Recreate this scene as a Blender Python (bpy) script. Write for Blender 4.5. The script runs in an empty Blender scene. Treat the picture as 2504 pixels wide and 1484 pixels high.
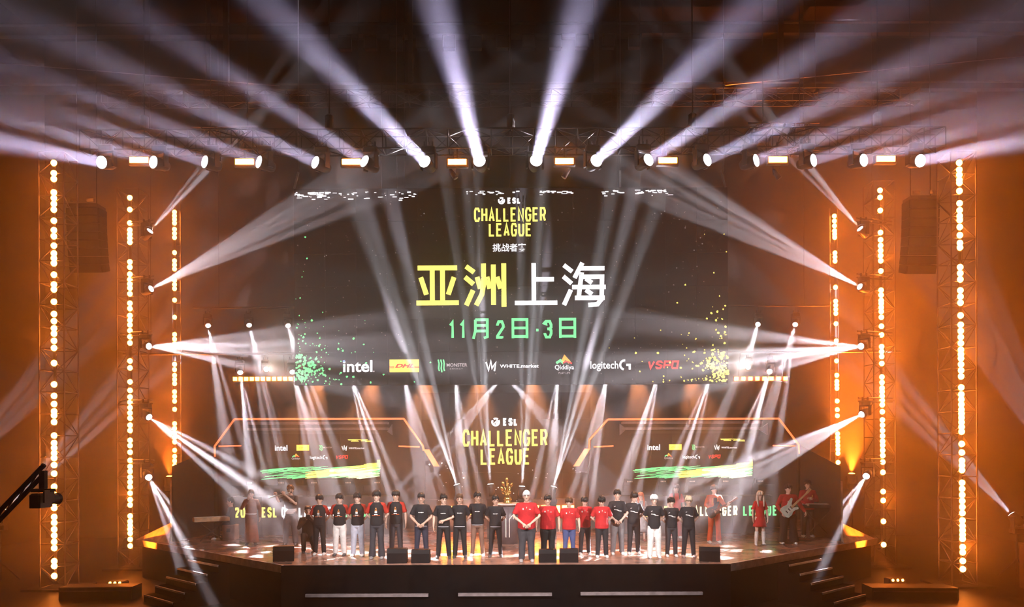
import bpy, bmesh, math, random
from mathutils import Vector, Matrix, Quaternion
V = Vector
PI = math.pi
sc = bpy.context.scene
COL = sc.collection

# ------------------------------------------------------------------ camera, world haze, exposure
F, YH, CX, ROLL, ZC = 1900.0, 1100.0, 1252.0, 0.0035, 4.0     # focal length in px, horizon row, centre column, roll, eye height
cam = bpy.data.objects.new('camera', bpy.data.cameras.new('camera'))
COL.objects.link(cam)
cam.data.lens = F / 2504 * 36
cam.data.sensor_width = 36
cam.data.shift_y = (YH - 742) / 2504
cam.data.clip_end = 200
cam.location = (0, 0, ZC)
cam.rotation_euler = (PI / 2, ROLL, 0)
sc.camera = cam

HAZE = 0.030
world = bpy.data.worlds.new('hall_air')
sc.world = world
world.use_nodes = True
wn = world.node_tree
wn.nodes.clear()
wo = wn.nodes.new('ShaderNodeOutputWorld')
wv = wn.nodes.new('ShaderNodeVolumeScatter')
wv.inputs['Density'].default_value = HAZE
wv.inputs['Anisotropy'].default_value = 0.62
# haze density shaped to cut the veil towards the audience and under the roof
wg = wn.nodes.new('ShaderNodeNewGeometry')
wx = wn.nodes.new('ShaderNodeSeparateXYZ')
wn.links.new(wg.outputs['Position'], wx.inputs[0])


def wramp(i, lo, hi, v0, v1):
    m = wn.nodes.new('ShaderNodeMapRange')
    for k, v in zip((1, 2, 3, 4), (lo, hi, v0, v1)):
        m.inputs[k].default_value = v
    wn.links.new(wx.outputs[i], m.inputs[0])
    return m.outputs[0]


wm = wn.nodes.new('ShaderNodeMath')
wm.operation = 'MULTIPLY'
wn.links.new(wramp(1, 13.5, 20.5, 0.10 * HAZE, HAZE), wm.inputs[0])
wn.links.new(wramp(2, 12.9, 16.0, 1.0, 0.07), wm.inputs[1])
wn.links.new(wm.outputs[0], wv.inputs['Density'])
wb = wn.nodes.new('ShaderNodeBackground')
wb.inputs[0].default_value = (0, 0, 0, 1)
wb.inputs[1].default_value = 0.0
wn.links.new(wb.outputs[0], wo.inputs['Surface'])
wn.links.new(wv.outputs[0], wo.inputs['Volume'])

vs = sc.view_settings
sc.display_settings.display_device = 'sRGB'
vs.view_transform = 'Standard'
vs.look = 'None'
vs.exposure = 0.0
vs.gamma = 1.0
vs.use_curve_mapping = False
cy = sc.cycles
cy.max_bounces = 2
cy.diffuse_bounces = 1
cy.glossy_bounces = 1
cy.transmission_bounces = 1
cy.volume_bounces = 0
cy.volume_step_rate = 10
cy.volume_max_steps = 24
cy.caustics_reflective = False
cy.caustics_refractive = False
cy.sample_clamp_indirect = 4.0
cy.use_adaptive_sampling = True
cy.adaptive_threshold = 0.2

BEAM_W = (0.74, 0.66, 1.0)
BEAM_N = (1.0, 0.92, 1.0)
AMBER = (1.0, 0.165, 0.010)
PW = 1.3


def spot(parent, pos, direction, power, angle, radius, colour=BEAM_N, blend=0.35, gobo=0, phase=0.0):
    """a real spot lamp in world coordinates, belonging to its fixture; gobo = number of slots of its pattern wheel"""
    l = bpy.data.lights.new('spot', 'SPOT')
    l.energy = power * PW
    l.spot_size = math.radians(angle)
    l.spot_blend = blend
    l.shadow_soft_size = radius
    l.color = colour
    o = bpy.data.objects.new('spot_lamp', l)
    COL.objects.link(o)
    M = Matrix.Translation(pos) @ V(direction).to_track_quat('-Z', 'Y').to_matrix().to_4x4()
    if parent is not None:
        o.parent = parent
        o.matrix_parent_inverse = parent.matrix_world.inverted()
    o.matrix_world = M
    if gobo:
        l.use_nodes = True
        n = l.node_tree.nodes
        L = l.node_tree.links
        em = n['Emission']
        tc = n.new('ShaderNodeTexCoord')
        s = n.new('ShaderNodeSeparateXYZ')
        L.new(tc.outputs['Normal'], s.inputs[0])
        a = n.new('ShaderNodeMath'); a.operation = 'ARCTAN2'
        L.new(s.outputs[0], a.inputs[0]); L.new(s.outputs[1], a.inputs[1])
        m1 = n.new('ShaderNodeMath'); m1.operation = 'MULTIPLY_ADD'
        L.new(a.outputs[0], m1.inputs[0]); m1.inputs[1].default_value = gobo; m1.inputs[2].default_value = phase
        si = n.new('ShaderNodeMath'); si.operation = 'SINE'
        L.new(m1.outputs[0], si.inputs[0])
        def ramp(src, lo, hi, v0, v1):
            mr = n.new('ShaderNodeMapRange')
            for k, v in zip((1, 2, 3, 4), (lo, hi, v0, v1)):
                mr.inputs[k].default_value = v
            L.new(src, mr.inputs[0])
            return mr.outputs[0]

        def mul(x, y, op='MULTIPLY'):
            q = n.new('ShaderNodeMath'); q.operation = op
            L.new(x, q.inputs[0]); L.new(y, q.inputs[1])
            return q.outputs[0]
        # openings of the wheel: a ring of slots (angle) times a band (distance from the axis), plus a small centre hole
        rr = n.new('ShaderNodeVectorMath'); rr.operation = 'LENGTH'
        xy = n.new('ShaderNodeCombineXYZ')
        L.new(s.outputs[0], xy.inputs[0]); L.new(s.outputs[1], xy.inputs[1])
        L.new(xy.outputs[0], rr.inputs[0])
        h = math.sin(math.radians(angle / 2))
        band = mul(ramp(rr.outputs['Value'], h * .42, h * .60, 0, 1), ramp(rr.outputs['Value'], h * .82, h * .98, 1, 0))
        slots = mul(ramp(si.outputs[0], .66, .97, 0, 1), band)
        hole = ramp(rr.outputs['Value'], h * .08, h * .26, 1, 0)
        tot = mul(slots, hole, 'ADD')
        L.new(mul(tot, ramp(tot, 0, 1, 3.0, 3.0)), em.inputs['Strength'])
    return o


def beam(parent, pos, direction, power, spread, diameter, colour):
    """a collimated round beam leaving the whole lens of its fixture"""
    l = bpy.data.lights.new('beam', 'AREA')
    l.shape = 'DISK'
    l.size = diameter
    l.energy = power
    l.spread = math.radians(spread)
    l.color = colour
    o = bpy.data.objects.new('beam_lamp', l)
    COL.objects.link(o)
    o.parent = parent
    o.matrix_parent_inverse = parent.matrix_world.inverted()
    o.matrix_world = Matrix.Translation(pos) @ V(direction).to_track_quat('-Z', 'Y').to_matrix().to_4x4()
    return o


# front-of-house lights above the audience, aimed at the stage (hung from the ceiling behind the camera)
for fx in (-8.0, 8.0):
    p = V((fx, 7.0, 11.5))
    spot(None, p, V((fx * -0.1, 21.5, 2.0)) - p, 14000, 40, 0.3, (1.0, 0.9, 0.88), 0.8)


def P(px, py, Y):
    """world point at depth Y that the photograph shows at pixel (px, py)"""
    x = px + (py - YH) * ROLL
    y = py - (px - CX) * ROLL
    return V(((x - CX) * Y / F, Y, ZC - (y - YH) * Y / F))


def G(px, py, z=1.2):
    """world point on the level z that the photograph shows at pixel (px, py)"""
    y = py - (px - CX) * ROLL
    return P(px, py, (ZC - z) * F / (y - YH))


# ------------------------------------------------------------------ materials
MATS = {}


def mat(name, col, rough=0.6, metal=0.0, emit=None, strength=0.0, var=0.25, scale=6.0, bump=0.0, sample=True, spec=0.4):
    if name in MATS:
        return MATS[name]
    m = bpy.data.materials.new(name)
    m.use_nodes = True
    n = m.node_tree.nodes
    L = m.node_tree.links
    p = n['Principled BSDF']
    p.inputs['Roughness'].default_value = rough
    p.inputs['Metallic'].default_value = metal
    p.inputs['Specular IOR Level'].default_value = spec
    p.inputs['Base Color'].default_value = (*col, 1)
    if emit is None:
        tc = n.new('ShaderNodeTexCoord')
        nz = n.new('ShaderNodeTexNoise')
        nz.inputs['Scale'].default_value = scale
        nz.inputs['Detail'].default_value = 3
        cr = n.new('ShaderNodeValToRGB')
        cr.color_ramp.elements[0].position = 0.3
        cr.color_ramp.elements[1].position = 0.7
        cr.color_ramp.elements[0].color = (*[c * (1 - var) for c in col], 1)
        cr.color_ramp.elements[1].color = (*[min(1, c * (1 + var)) for c in col], 1)
        L.new(tc.outputs['Object'], nz.inputs['Vector'])
        L.new(nz.outputs[0], cr.inputs[0])
        L.new(cr.outputs[0], p.inputs['Base Color'])
        if bump:
            b = n.new('ShaderNodeBump')
            b.inputs['Strength'].default_value = bump
            b.inputs['Distance'].default_value = 0.01
            L.new(nz.outputs[0], b.inputs['Height'])
            L.new(b.outputs[0], p.inputs['Normal'])
    else:
        p.inputs['Emission Color'].default_value = (*emit, 1)
        p.inputs['Emission Strength'].default_value = strength
        if not sample:
            m.cycles.emission_sampling = 'NONE'
    MATS[name] = m
    return m


VELVET = mat('black_velvet', (0.004, 0.0035, 0.004), 0.95, spec=0.0)
BLACK = mat('black_paint', (0.010, 0.009, 0.010), 0.6, spec=0.15)
DRAPE = mat('black_drape', (0.02, 0.016, 0.015), 0.9, bump=0.3)
HALL = mat('dark_hall_plaster', (0.006, 0.004, 0.0035), 0.95, spec=0.0)
STEEL = mat('truss_aluminium', (0.15, 0.13, 0.13), 0.35, 0.9)
DSTEEL = mat('dark_steel', (0.03, 0.027, 0.027), 0.5, 0.5)
CASTING = mat('fixture_casting', (0.03, 0.03, 0.032), 0.45)
LENS = mat('beam_lens', (1, 1, 1), 0.3, emit=(1, 0.97, 1), strength=6, sample=False)
LENS_S = mat('small_beam_lens', (1, 1, 1), 0.3, emit=(1, 0.95, 0.95), strength=6, sample=False)
LED = mat('amber_led', (1, 0.3, 0.05), 0.4, emit=(1.0, 0.25, 0.035), strength=44, sample=False)
LED_DIM = mat('amber_led_dimmed', (1, 0.3, 0.05), 0.4, emit=(1.0, 0.25, 0.035), strength=36, sample=False)
BLIND = mat('amber_blinder', (1, 0.3, 0.05), 0.4, emit=(1.0, 0.22, 0.026), strength=55)
BATTEN = mat('amber_batten', (1, 0.3, 0.05), 0.4, emit=(1.0, 0.2, 0.02), strength=55)
EDGE = mat('amber_edge_strip', (1, 0.4, 0.2), 0.4, emit=(1.0, 0.20, 0.07), strength=1.7, sample=False)
EDGE_B = mat('amber_edge_bar', (1, 0.4, 0.2), 0.4, emit=(1.0, 0.19, 0.05), strength=2.2, sample=False)
SCREEN = mat('led_screen_off', (0.008, 0.007, 0.008), 0.5, emit=(0.02, 0.005, 0.003), strength=0.4, sample=False, spec=0.05)
G_YEL = mat('screen_yellow', (0, 0, 0), 0.5, emit=(1.0, 0.86, 0.16), strength=1.75, sample=False)
G_WHT = mat('screen_white', (0, 0, 0), 0.5, emit=(1.0, 0.96, 1.0), strength=1.7, sample=False)
G_GRN = mat('screen_green', (0, 0, 0), 0.5, emit=(0.20, 0.92, 0.34), strength=1.5, sample=False)
G_RED = mat('screen_red', (0, 0, 0), 0.5, emit=(0.95, 0.04, 0.03), strength=1.5, sample=False)
G_ORG = mat('screen_orange', (0, 0, 0), 0.5, emit=(1.0, 0.45, 0.06), strength=1.5, sample=False)
G_GLD = mat('screen_gold', (0, 0, 0), 0.5, emit=(1.0, 0.62, 0.09), strength=2.1, sample=False)
G_GRY = mat('screen_grey', (0, 0, 0), 0.5, emit=(0.7, 0.6, 0.62), strength=1.2, sample=False)
G_BLU = mat('screen_blue', (0, 0, 0), 0.5, emit=(0.25, 0.4, 1.0), strength=1.6, sample=False)


# ------------------------------------------------------------------ mesh helpers
class MB:
    """collects faces for ONE mesh"""

    def __init__(s):
        s.v = []
        s.f = []

    def add(s, vs_, fs):
        o = len(s.v)
        s.v += [tuple(v) for v in vs_]
        s.f += [tuple(i + o for i in f) for f in fs]
        return s

    def box(s, c, d, rot=None):
        c = V(c)
        h = V(d) / 2
        pts = [V((x * h.x, y * h.y, z * h.z)) for x in (-1, 1) for y in (-1, 1) for z in (-1, 1)]
        if rot is not None:
            pts = [rot @ p for p in pts]
        return s.add([c + p for p in pts], [(0, 1, 3, 2), (4, 6, 7, 5), (0, 4, 5, 1), (2, 3, 7, 6), (0, 2, 6, 4), (1, 5, 7, 3)])

    def bevel_box(s, c, d, b=0.02, rot=None):
        """box with chamfered vertical and top edges"""
        x, y, z = V(d) / 2
        ring = lambda k, zz: [(sx * (x - (k if i else 0)), sy * (y - (0 if i else k)), zz) for sx, sy, i in
                              ((-1, -1, 0), (-1, -1, 1), (1, -1, 1), (1, -1, 0), (1, 1, 0), (1, 1, 1), (-1, 1, 1), (-1, 1, 0))]
        r0 = ring(b, -z)
        r1 = ring(b, z - b)
        r2 = [(p[0] * (x - b) / x, p[1] * (y - b) / y, z) for p in ring(b, z)]
        pts = [V(p) for p in r0 + r1 + r2]
        if rot is not None:
            pts = [rot @ p for p in pts]
        fs = [tuple(reversed(range(8))), tuple(range(16, 24))]
        for k in (0, 8):
            fs += [(k + i, k + (i + 1) % 8, k + 8 + (i + 1) % 8, k + 8 + i) for i in range(8)]
        return s.add([V(c) + p for p in pts], fs)

    def rings(s, rs):
        """closed loft through equal-length rings"""
        n = len(rs[0])
        vs_ = [p for r in rs for p in r]
        fs = [tuple(reversed(range(n))), tuple(range((len(rs) - 1) * n, len(rs) * n))]
        for k in range(len(rs) - 1):
            fs += [(k * n + i, k * n + (i + 1) % n, (k + 1) * n + (i + 1) % n, (k + 1) * n + i) for i in range(n)]
        return s.add(vs_, fs)

    def tube(s, pts, rad, n=8, flat=1.0, up=(0, 0, 1)):
        pts = [V(p) for p in pts]
        if not hasattr(rad, '__len__'):
            rad = [rad] * len(pts)
        rs = []
        u = None
        for i, p in enumerate(pts):
            t = (pts[min(i + 1, len(pts) - 1)] - pts[max(i - 1, 0)]).normalized()
            if u is None:
                u = V(up).cross(t)
                if u.length < 1e-3:
                    u = V((1, 0, 0))
                u = (u - t * u.dot(t)).normalized()
            else:
                u = (u - t * u.dot(t)).normalized()
            w = t.cross(u)
            rs.append([p + u * (math.cos(a) * rad[i]) + w * (math.sin(a) * rad[i] * flat) for a in [2 * PI * k / n for k in range(n)]])
        return s.rings(rs)

    def oval(s, rows, n=16, M=None):
        """horizontal elliptic rings: (z, rx, ry, cx, cy)"""
        rs = []
        for row in rows:
            z, rx, ry = row[:3]
            cx = row[3] if len(row) > 3 else 0
            c_y = row[4] if len(row) > 4 else 0
            r = [V((cx + rx * math.cos(a), c_y + ry * math.sin(a), z)) for a in [2 * PI * k / n for k in range(n)]]
            rs.append([M @ p for p in r] if M else r)
        return s.rings(rs)

    def lathe(s, prof, n=16, M=None):
        return s.oval([(z, r, r) for z, r in prof], n, M)

    def ball(s, c, r, n=10, m=6, M=None):
        r = V(r) if hasattr(r, '__len__') else V((r, r, r))
        rows = []
        for k in range(m + 1):
            a = -PI / 2 + PI * k / m
            q = max(math.cos(a), 0.03)
            rows.append((c[2] + r.z * math.sin(a), r.x * q, r.y * q, c[0], c[1]))
        return s.oval(rows, n, M)

    def prism(s, poly, y0, y1, M=None):
        """polygon in x,z extruded along y"""
        n = len(poly)
        pts = [V((x, y0, z)) for x, z in poly] + [V((x, y1, z)) for x, z in poly]
        if M:
            pts = [M @ p for p in pts]
        fs = [tuple(range(n)), tuple(reversed(range(n, 2 * n)))]
        fs += [((i + 1) % n, i, n + i, n + (i + 1) % n) for i in range(n)]
        return s.add(pts, fs)

    def mesh(s, name, m=None, smooth=False):
        me = bpy.data.meshes.new(name)
        me.from_pydata(s.v, [], s.f)
        if m is not None:
            me.materials.append(m)
        bm = bmesh.new()
        bm.from_mesh(me)
        bmesh.ops.recalc_face_normals(bm, faces=bm.faces)
        bm.to_mesh(me)
        bm.free()
        if smooth:
            me.polygons.foreach_set('use_smooth', [True] * len(me.polygons))
        return me

    def obj(s, name, m, parent=None, smooth=False, **kw):
        return inst(name, s.mesh(name, m, smooth), parent, **kw)


def inst(name, me, parent=None, loc=(0, 0, 0), rot=None, scale=None):
    o = bpy.data.objects.new(name, me)
    COL.objects.link(o)
    o.location = loc
    if rot is not None:
        o.rotation_mode = 'QUATERNION'
        o.rotation_quaternion = rot
    if scale is not None:
        o.scale = scale
    if parent is not None:
        o.parent = parent
    return o


def tag(o, label, cat, group=None, kind=None):
    if label:
        o['label'] = label
    if cat:
        o['category'] = cat
    if group:
        o['group'] = group
    if kind:
        o['kind'] = kind
    return o


def thing(name, label, cat, loc=(0, 0, 0), rotz=0, group=None, scale=1.0):
    o = bpy.data.objects.new(name, None)
    COL.objects.link(o)
    o.location = loc
    o.rotation_euler = (0, 0, rotz)
    o.scale = (scale, scale, scale)
    o.empty_display_size = 0.1
    o.matrix_world = Matrix.Translation(loc) @ Matrix.Rotation(rotz, 4, 'Z') @ Matrix.Scale(scale, 4)
    return tag(o, label, cat, group)


def struct(name, mb, m):
    return tag(mb.obj(name, m), None, None, None, 'structure')


ORD = ['leftmost', 'second from the left', 'third from the left', 'fourth from the left', 'fifth from the left', 'sixth from the left',
       'seventh from the left', 'eighth from the left', 'eighth from the right', 'seventh from the right', 'sixth from the right',
       'fifth from the right', 'fourth from the right', 'third from the right', 'second from the right', 'rightmost']


def ordinal(i, n):
    """place i (0-based) of n in a row, counted from the nearer end"""
    words = ['', 'second ', 'third ', 'fourth ', 'fifth ', 'sixth ', 'seventh ', 'eighth ']
    if i == 0:
        return 'leftmost'
    if i == n - 1:
        return 'rightmost'
    if n % 2 and i == n // 2:
        return 'middle one'
    return words[i] + 'from left' if i < n / 2 else words[n - 1 - i] + 'from right'


# ------------------------------------------------------------------ the hall
struct('floor', MB().box((0, 17, -0.1), (44, 46, 0.2)), mat('hall_floor', (0.009, 0.005, 0.004), 0.5, spec=0.15))
struct('wall_back', MB().box((0, 36.2, 11.5), (44, 0.4, 23.4)), HALL)
struct('wall_left', MB().box((-21.8, 17, 11.5), (0.4, 46, 23.4)), HALL)
struct('wall_right', MB().box((21.8, 17, 11.5), (0.4, 46, 23.4)), HALL)
struct('ceiling', MB().box((0, 17, 23.2), (44, 46, 0.4)), mat('dark_ceiling', (0.015, 0.011, 0.013), 0.9))

ROD = MB().tube([(0, 0, 0), (0, 0, 1)], 1.0, 6).mesh('rod')
RODM = {}


def rod(name, a, b, r, m, parent=None):
    """one bar between two points (local to parent), sharing a unit rod mesh per material"""
    if m.name not in RODM:
        q = ROD.copy()
        q.materials.append(m)
        RODM[m.name] = q
    a = V(a)
    d = V(b) - a
    return inst(name, RODM[m.name], parent, a, V((0, 0, 1)).rotation_difference(d.normalized()), (r, r, d.length))


def truss(parent, a, b, w, panel, m=STEEL, r=0.025, up=(0, 0, 1)):
    """box truss: four chords, and per panel and face one diagonal brace and one rung, each a piece of its own"""
    a, b = V(a), V(b)
    t = (b - a).normalized()
    u = V((1, 0, 0)) if abs(t.x) < 0.9 else V((0, 1, 0))
    u = (u - t * u.dot(t)).normalized()
    v = t.cross(u)
    c = [(u * x + v * y) * w / 2 for x, y in ((-1, -1), (1, -1), (1, 1), (-1, 1))]
    for k in c:
        rod('chord', a + k, b + k, r, m, parent)
    n = max(1, round((b - a).length / panel))
    L = (b - a).length / n
    for i in range(n + 1):
        p = a + t * L * i
        for k in range(4):
            rod('rung', p + c[k], p + c[(k + 1) % 4], r * 0.6, m, parent)
            if i < n:
                e = p + t * L
                if (i + k) % 2:
                    rod('brace', p + c[k], e + c[(k + 1) % 4], r * 0.6, m, parent)
                else:
                    rod('brace', p + c[(k + 1) % 4], e + c[k], r * 0.6, m, parent)


# roof steel: hangers, two cross beams
for px in (560, 1010, 1465, 1915):
    a, b = P(px, 206, 32), P(px, 0, 32)
    o = MB().box((a.x, 32, (a.z + 23.0) / 2), (0.2, 0.2, 23.0 - a.z)).obj('roof_hanger', DSTEEL)
    tag(o, 'dark vertical steel roof hanger above the stage, %s of four' % ordinal((560, 1010, 1465, 1915).index(px), 4), 'hanger', 'roof hangers')
for py, d, nm in ((70, 0.35, 'upper'), (212, 0.22, 'lower')):
    z = P(1252, py, 32).z
    o = MB().box((0, 32.2, z), (43, 0.3, d)).box((0, 32.2, z + d * 0.6), (43, 0.6, 0.04)).obj('roof_beam', DSTEEL)
    tag(o, 'long dark horizontal roof beam high over the stage, the %s one' % nm, 'beam', 'roof beams')
for s in (-1, 1):
    a, b = (P(170, 160, 31), P(690, 206, 31.8)) if s < 0 else (P(2300, 165, 31), P(1780, 212, 31.8))
    a = a + (a - b) * ((21.4 - abs(a.x)) / abs(a.x - b.x))
    tag(rod('stay_cable', a, b, 0.018, STEEL), 'thin sloping stay cable under the dark roof, %s side' % ('left' if s < 0 else 'right'), 'cable', 'stay cables')
cat_me = MB().prism([(-.3, -.3), (.3, -.3), (.3, .3), (-.3, .3)], 0, .3).mesh('housing', CASTING)
fr = MB()
for x, z, dx, dz in ((0, .31, .68, .05), (0, -.31, .68, .05), (.31, 0, .05, .68), (-.31, 0, .05, .68)):
    fr.box((x, -.02, z), (dx, .06, dz))
fr_me = fr.mesh('frame', DSTEEL)
zc_ = P(1252, 70, 32).z
cats = [850, 912, 975, 1040, 1105, 1170, 1235, 1300, 1365, 1430, 1496, 1560]
for i, px in enumerate(cats):
    p = P(px, 101, 31.8)
    t = thing('catwalk_floodlight', 'small square unlit floodlight hung below the upper roof beam, %s' % ordinal(i, 12).replace('one', ''), 'floodlight', p, 0, 'unlit floodlights under the roof')
    inst('housing', cat_me, t, (0, 0, 0), None, (.8, 1, .8))
    inst('frame', fr_me, t, (0, 0, 0), None, (.8, 1, .8))
    rod('hanger', (0, .3, .2), (0, .3, zc_ - p.z), .02, DSTEEL, t)


# ------------------------------------------------------------------ stage
FL, FR = V((-5.58, 19.0, 1.2)), V((5.26, 19.0, 1.2))
WL, WR = G(335, 1312), G(2140, 1322)
BY = 31.0
STAGE = mat('glossy_stage_deck', (0.36, 0.20, 0.15), 0.22, var=0.35, scale=3.0)
stage = thing('stage', 'wide black stage platform with glossy brown deck and angled wings', 'stage', (0, 25, 0))
so = V((0, 25, 0))


def slab(pts, z0, z1):
    n = len(pts)
    m = MB()
    return m.add([(p.x, p.y - 25, z0) for p in pts] + [(p.x, p.y - 25, z1) for p in pts],
                 [tuple(reversed(range(n))), tuple(range(n, 2 * n))] + [(i, (i + 1) % n, n + (i + 1) % n, n + i) for i in range(n)])


outl = [FL, FR, WR, V((12.2, BY, 0)), V((-12.6, BY, 0)), WL]
slab([p + (V((0, 25, 0)) - p).normalized() * 0.15 for p in outl], 0.0, 1.08).obj('skirt', VELVET, stage)
slab(outl, 1.08, 1.2).obj('deck', STAGE, stage)
TRIM = mat('grey_edge_trim', (0.42, 0.36, 0.37), 0.4)
for a, b in ((FL, WL), (WR, FR)):
    d = (b - a).normalized()
    nrm = V((d.y, -d.x, 0))
    if nrm.y > 0:
        nrm = -nrm
    c = (a + b) / 2 - so
    MB().box((c.x + nrm.x * .03, c.y + nrm.y * .03, 1.11), ((b - a).length, 0.06, 0.19),
             Matrix.Rotation(math.atan2(d.y, d.x), 3, 'Z')).obj('edge_trim', TRIM, stage)
cf = (FL + FR) / 2
MB().box((cf.x, 18.95 - 25, 0.6), ((FR - FL).length + .1, 0.1, 1.19)).obj('front_fascia', VELVET, stage)
STRIP = mat('pale_rail', (0.2, 0.16, 0.16), 0.6)
for x0, x1 in ((745, 1045), (1118, 1347), (1417, 1715)):
    a, b = P(x0, 1450, 18.86), P(x1, 1456, 18.86)
    MB().box(((a.x + b.x) / 2, 18.86 - 25, (a.z + b.z) / 2), (b.x - a.x, 0.1, 0.07)).obj('front_rail', STRIP, stage)

# side stairs
NOSE = mat('stair_nosing', (0.9, 0.86, 0.86), 0.3, 0.2)
for s, e0, e1, pxs in ((-1, FL, WL, (527, 1366)), (1, FR, WR, (1940, 1375))):
    d = (e1 - e0).normalized()
    nrm = V((d.y, -d.x, 0))
    if nrm.y > 0:
        nrm = -nrm
    m0 = P(pxs[0], pxs[1], 3.0 * F / (pxs[1] - (pxs[0] - CX) * ROLL - YH))
    al = (m0 - e0).dot(d)
    base = e0 + d * al
    base.z = 0
    t = thing('stage_stairs', 'black stairs with bright step edges at the %s wing of the stage' % ('left' if s < 0 else 'right'), 'stairs', base, math.atan2(d.y, d.x), 'stage stairs')
    sg = 1 if (Matrix.Rotation(-math.atan2(d.y, d.x), 3, 'Z') @ nrm).y > 0 else -1
    for k in range(5):
        z = 1.0 - 0.2 * k
        y = sg * (0.10 + 0.3 * k + 0.16)
        MB().box((0, y, z / 2), (1.75, 0.3, z)).obj('step', VELVET, t)
        MB().box((0, y + sg * 0.15, z - 0.02), (1.7, 0.03, 0.05)).obj('nosing', NOSE, t)

# angled side panels at the wings, and the bright fins on the stage corners
PANEL = mat('dark_side_panel', (0.035, 0.028, 0.028), 0.6)
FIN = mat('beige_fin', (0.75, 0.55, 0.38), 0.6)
for s in (-1, 1):
    if s < 0:
        a0, a1 = G(420, 1318), P(420, 1134, G(420, 1318).y)
        b0, b1 = P(523, 1300, 26.6), P(523, 1092, 26.6)
        b0.z = 1.2
        w0, w1, w2 = G(330, 1313), P(417, 1272, 24.2), G(411, 1322)
    else:
        a0, a1 = G(2055, 1330), P(2055, 1146, G(2055, 1330).y)
        b0, b1 = P(1956, 1300, 26.6), P(1956, 1094, 26.6)
        b0.z = 1.2
        w0, w1, w2 = G(2138, 1323), P(2056, 1284, 23.6), G(2062, 1333)
    a0.z = 1.2
    w0.z = w2.z = 1.2
    th = V((0, 0.12, 0)) + V((s * 0.05, 0, 0))
    q = [a0, a1, b1, b0]
    m = MB().add(q + [p + th for p in q], [(0, 1, 2, 3), (7, 6, 5, 4), (0, 4, 5, 1), (1, 5, 6, 2), (2, 6, 7, 3), (3, 7, 4, 0)])
    nm = 'left' if s < 0 else 'right'
    tag(m.obj('side_panel', PANEL), 'dark sloping side panel standing on the %s wing of the stage' % nm, 'panel', 'side panels')
    th = V((0, 0.05, 0))
    q = [w0, w1, w2]
    m = MB().add(q + [p + th for p in q], [(0, 1, 2), (5, 4, 3), (0, 3, 4, 1), (1, 4, 5, 2), (2, 5, 3, 0)])
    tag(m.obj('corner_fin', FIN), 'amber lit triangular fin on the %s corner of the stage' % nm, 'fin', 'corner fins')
    q = [a0 + V((s * .01, .02, 0)), a1 + V((s * .01, .02, -.45)), a1 + V((s * .35, 1.6, -.45)), a0 + V((s * .35, 1.6, 0))]
    q[2].z = q[1].z
    m = MB().add(q + [p + V((s * .06, .0, 0)) for p in q], [(0, 1, 2, 3), (7, 6, 5, 4), (0, 4, 5, 1), (1, 5, 6, 2), (2, 6, 7, 3), (3, 7, 4, 0)])
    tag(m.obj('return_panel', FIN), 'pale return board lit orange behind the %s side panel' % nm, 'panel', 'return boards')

# ------------------------------------------------------------------ screen graphics (flat print on the screens)
def stroke(mb, pts, w, closed=False):
    """polyline of even width in the x,z plane with mitred joints"""
    pts = [V((p[0], p[1])) for p in pts]
    n = len(pts)
    L = []
    for i, p in enumerate(pts):
        a = pts[i - 1] if (i or closed) else None
        b = pts[(i + 1) % n] if (i < n - 1 or closed) else None
        d0 = (p - a).normalized() if a is not None else None
        d1 = (b - p).normalized() if b is not None else None
        d0 = d0 or d1
        d1 = d1 or d0
        n0, n1 = V((-d0.y, d0.x)), V((-d1.y, d1.x))
        m = (n0 + n1)
        m = m.normalized() if m.length > 1e-4 else n0
        k = w / 2 / max(0.45, m.dot(n0))
        L.append((p + m * k, p - m * k))
    seg = range(n if closed else n - 1)
    for i in seg:
        (a, b), (c, d) = L[i], L[(i + 1) % n]
        mb.add([(q.x, 0, q.y) for q in (a, b, d, c)], [(0, 1, 2, 3)])


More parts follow.
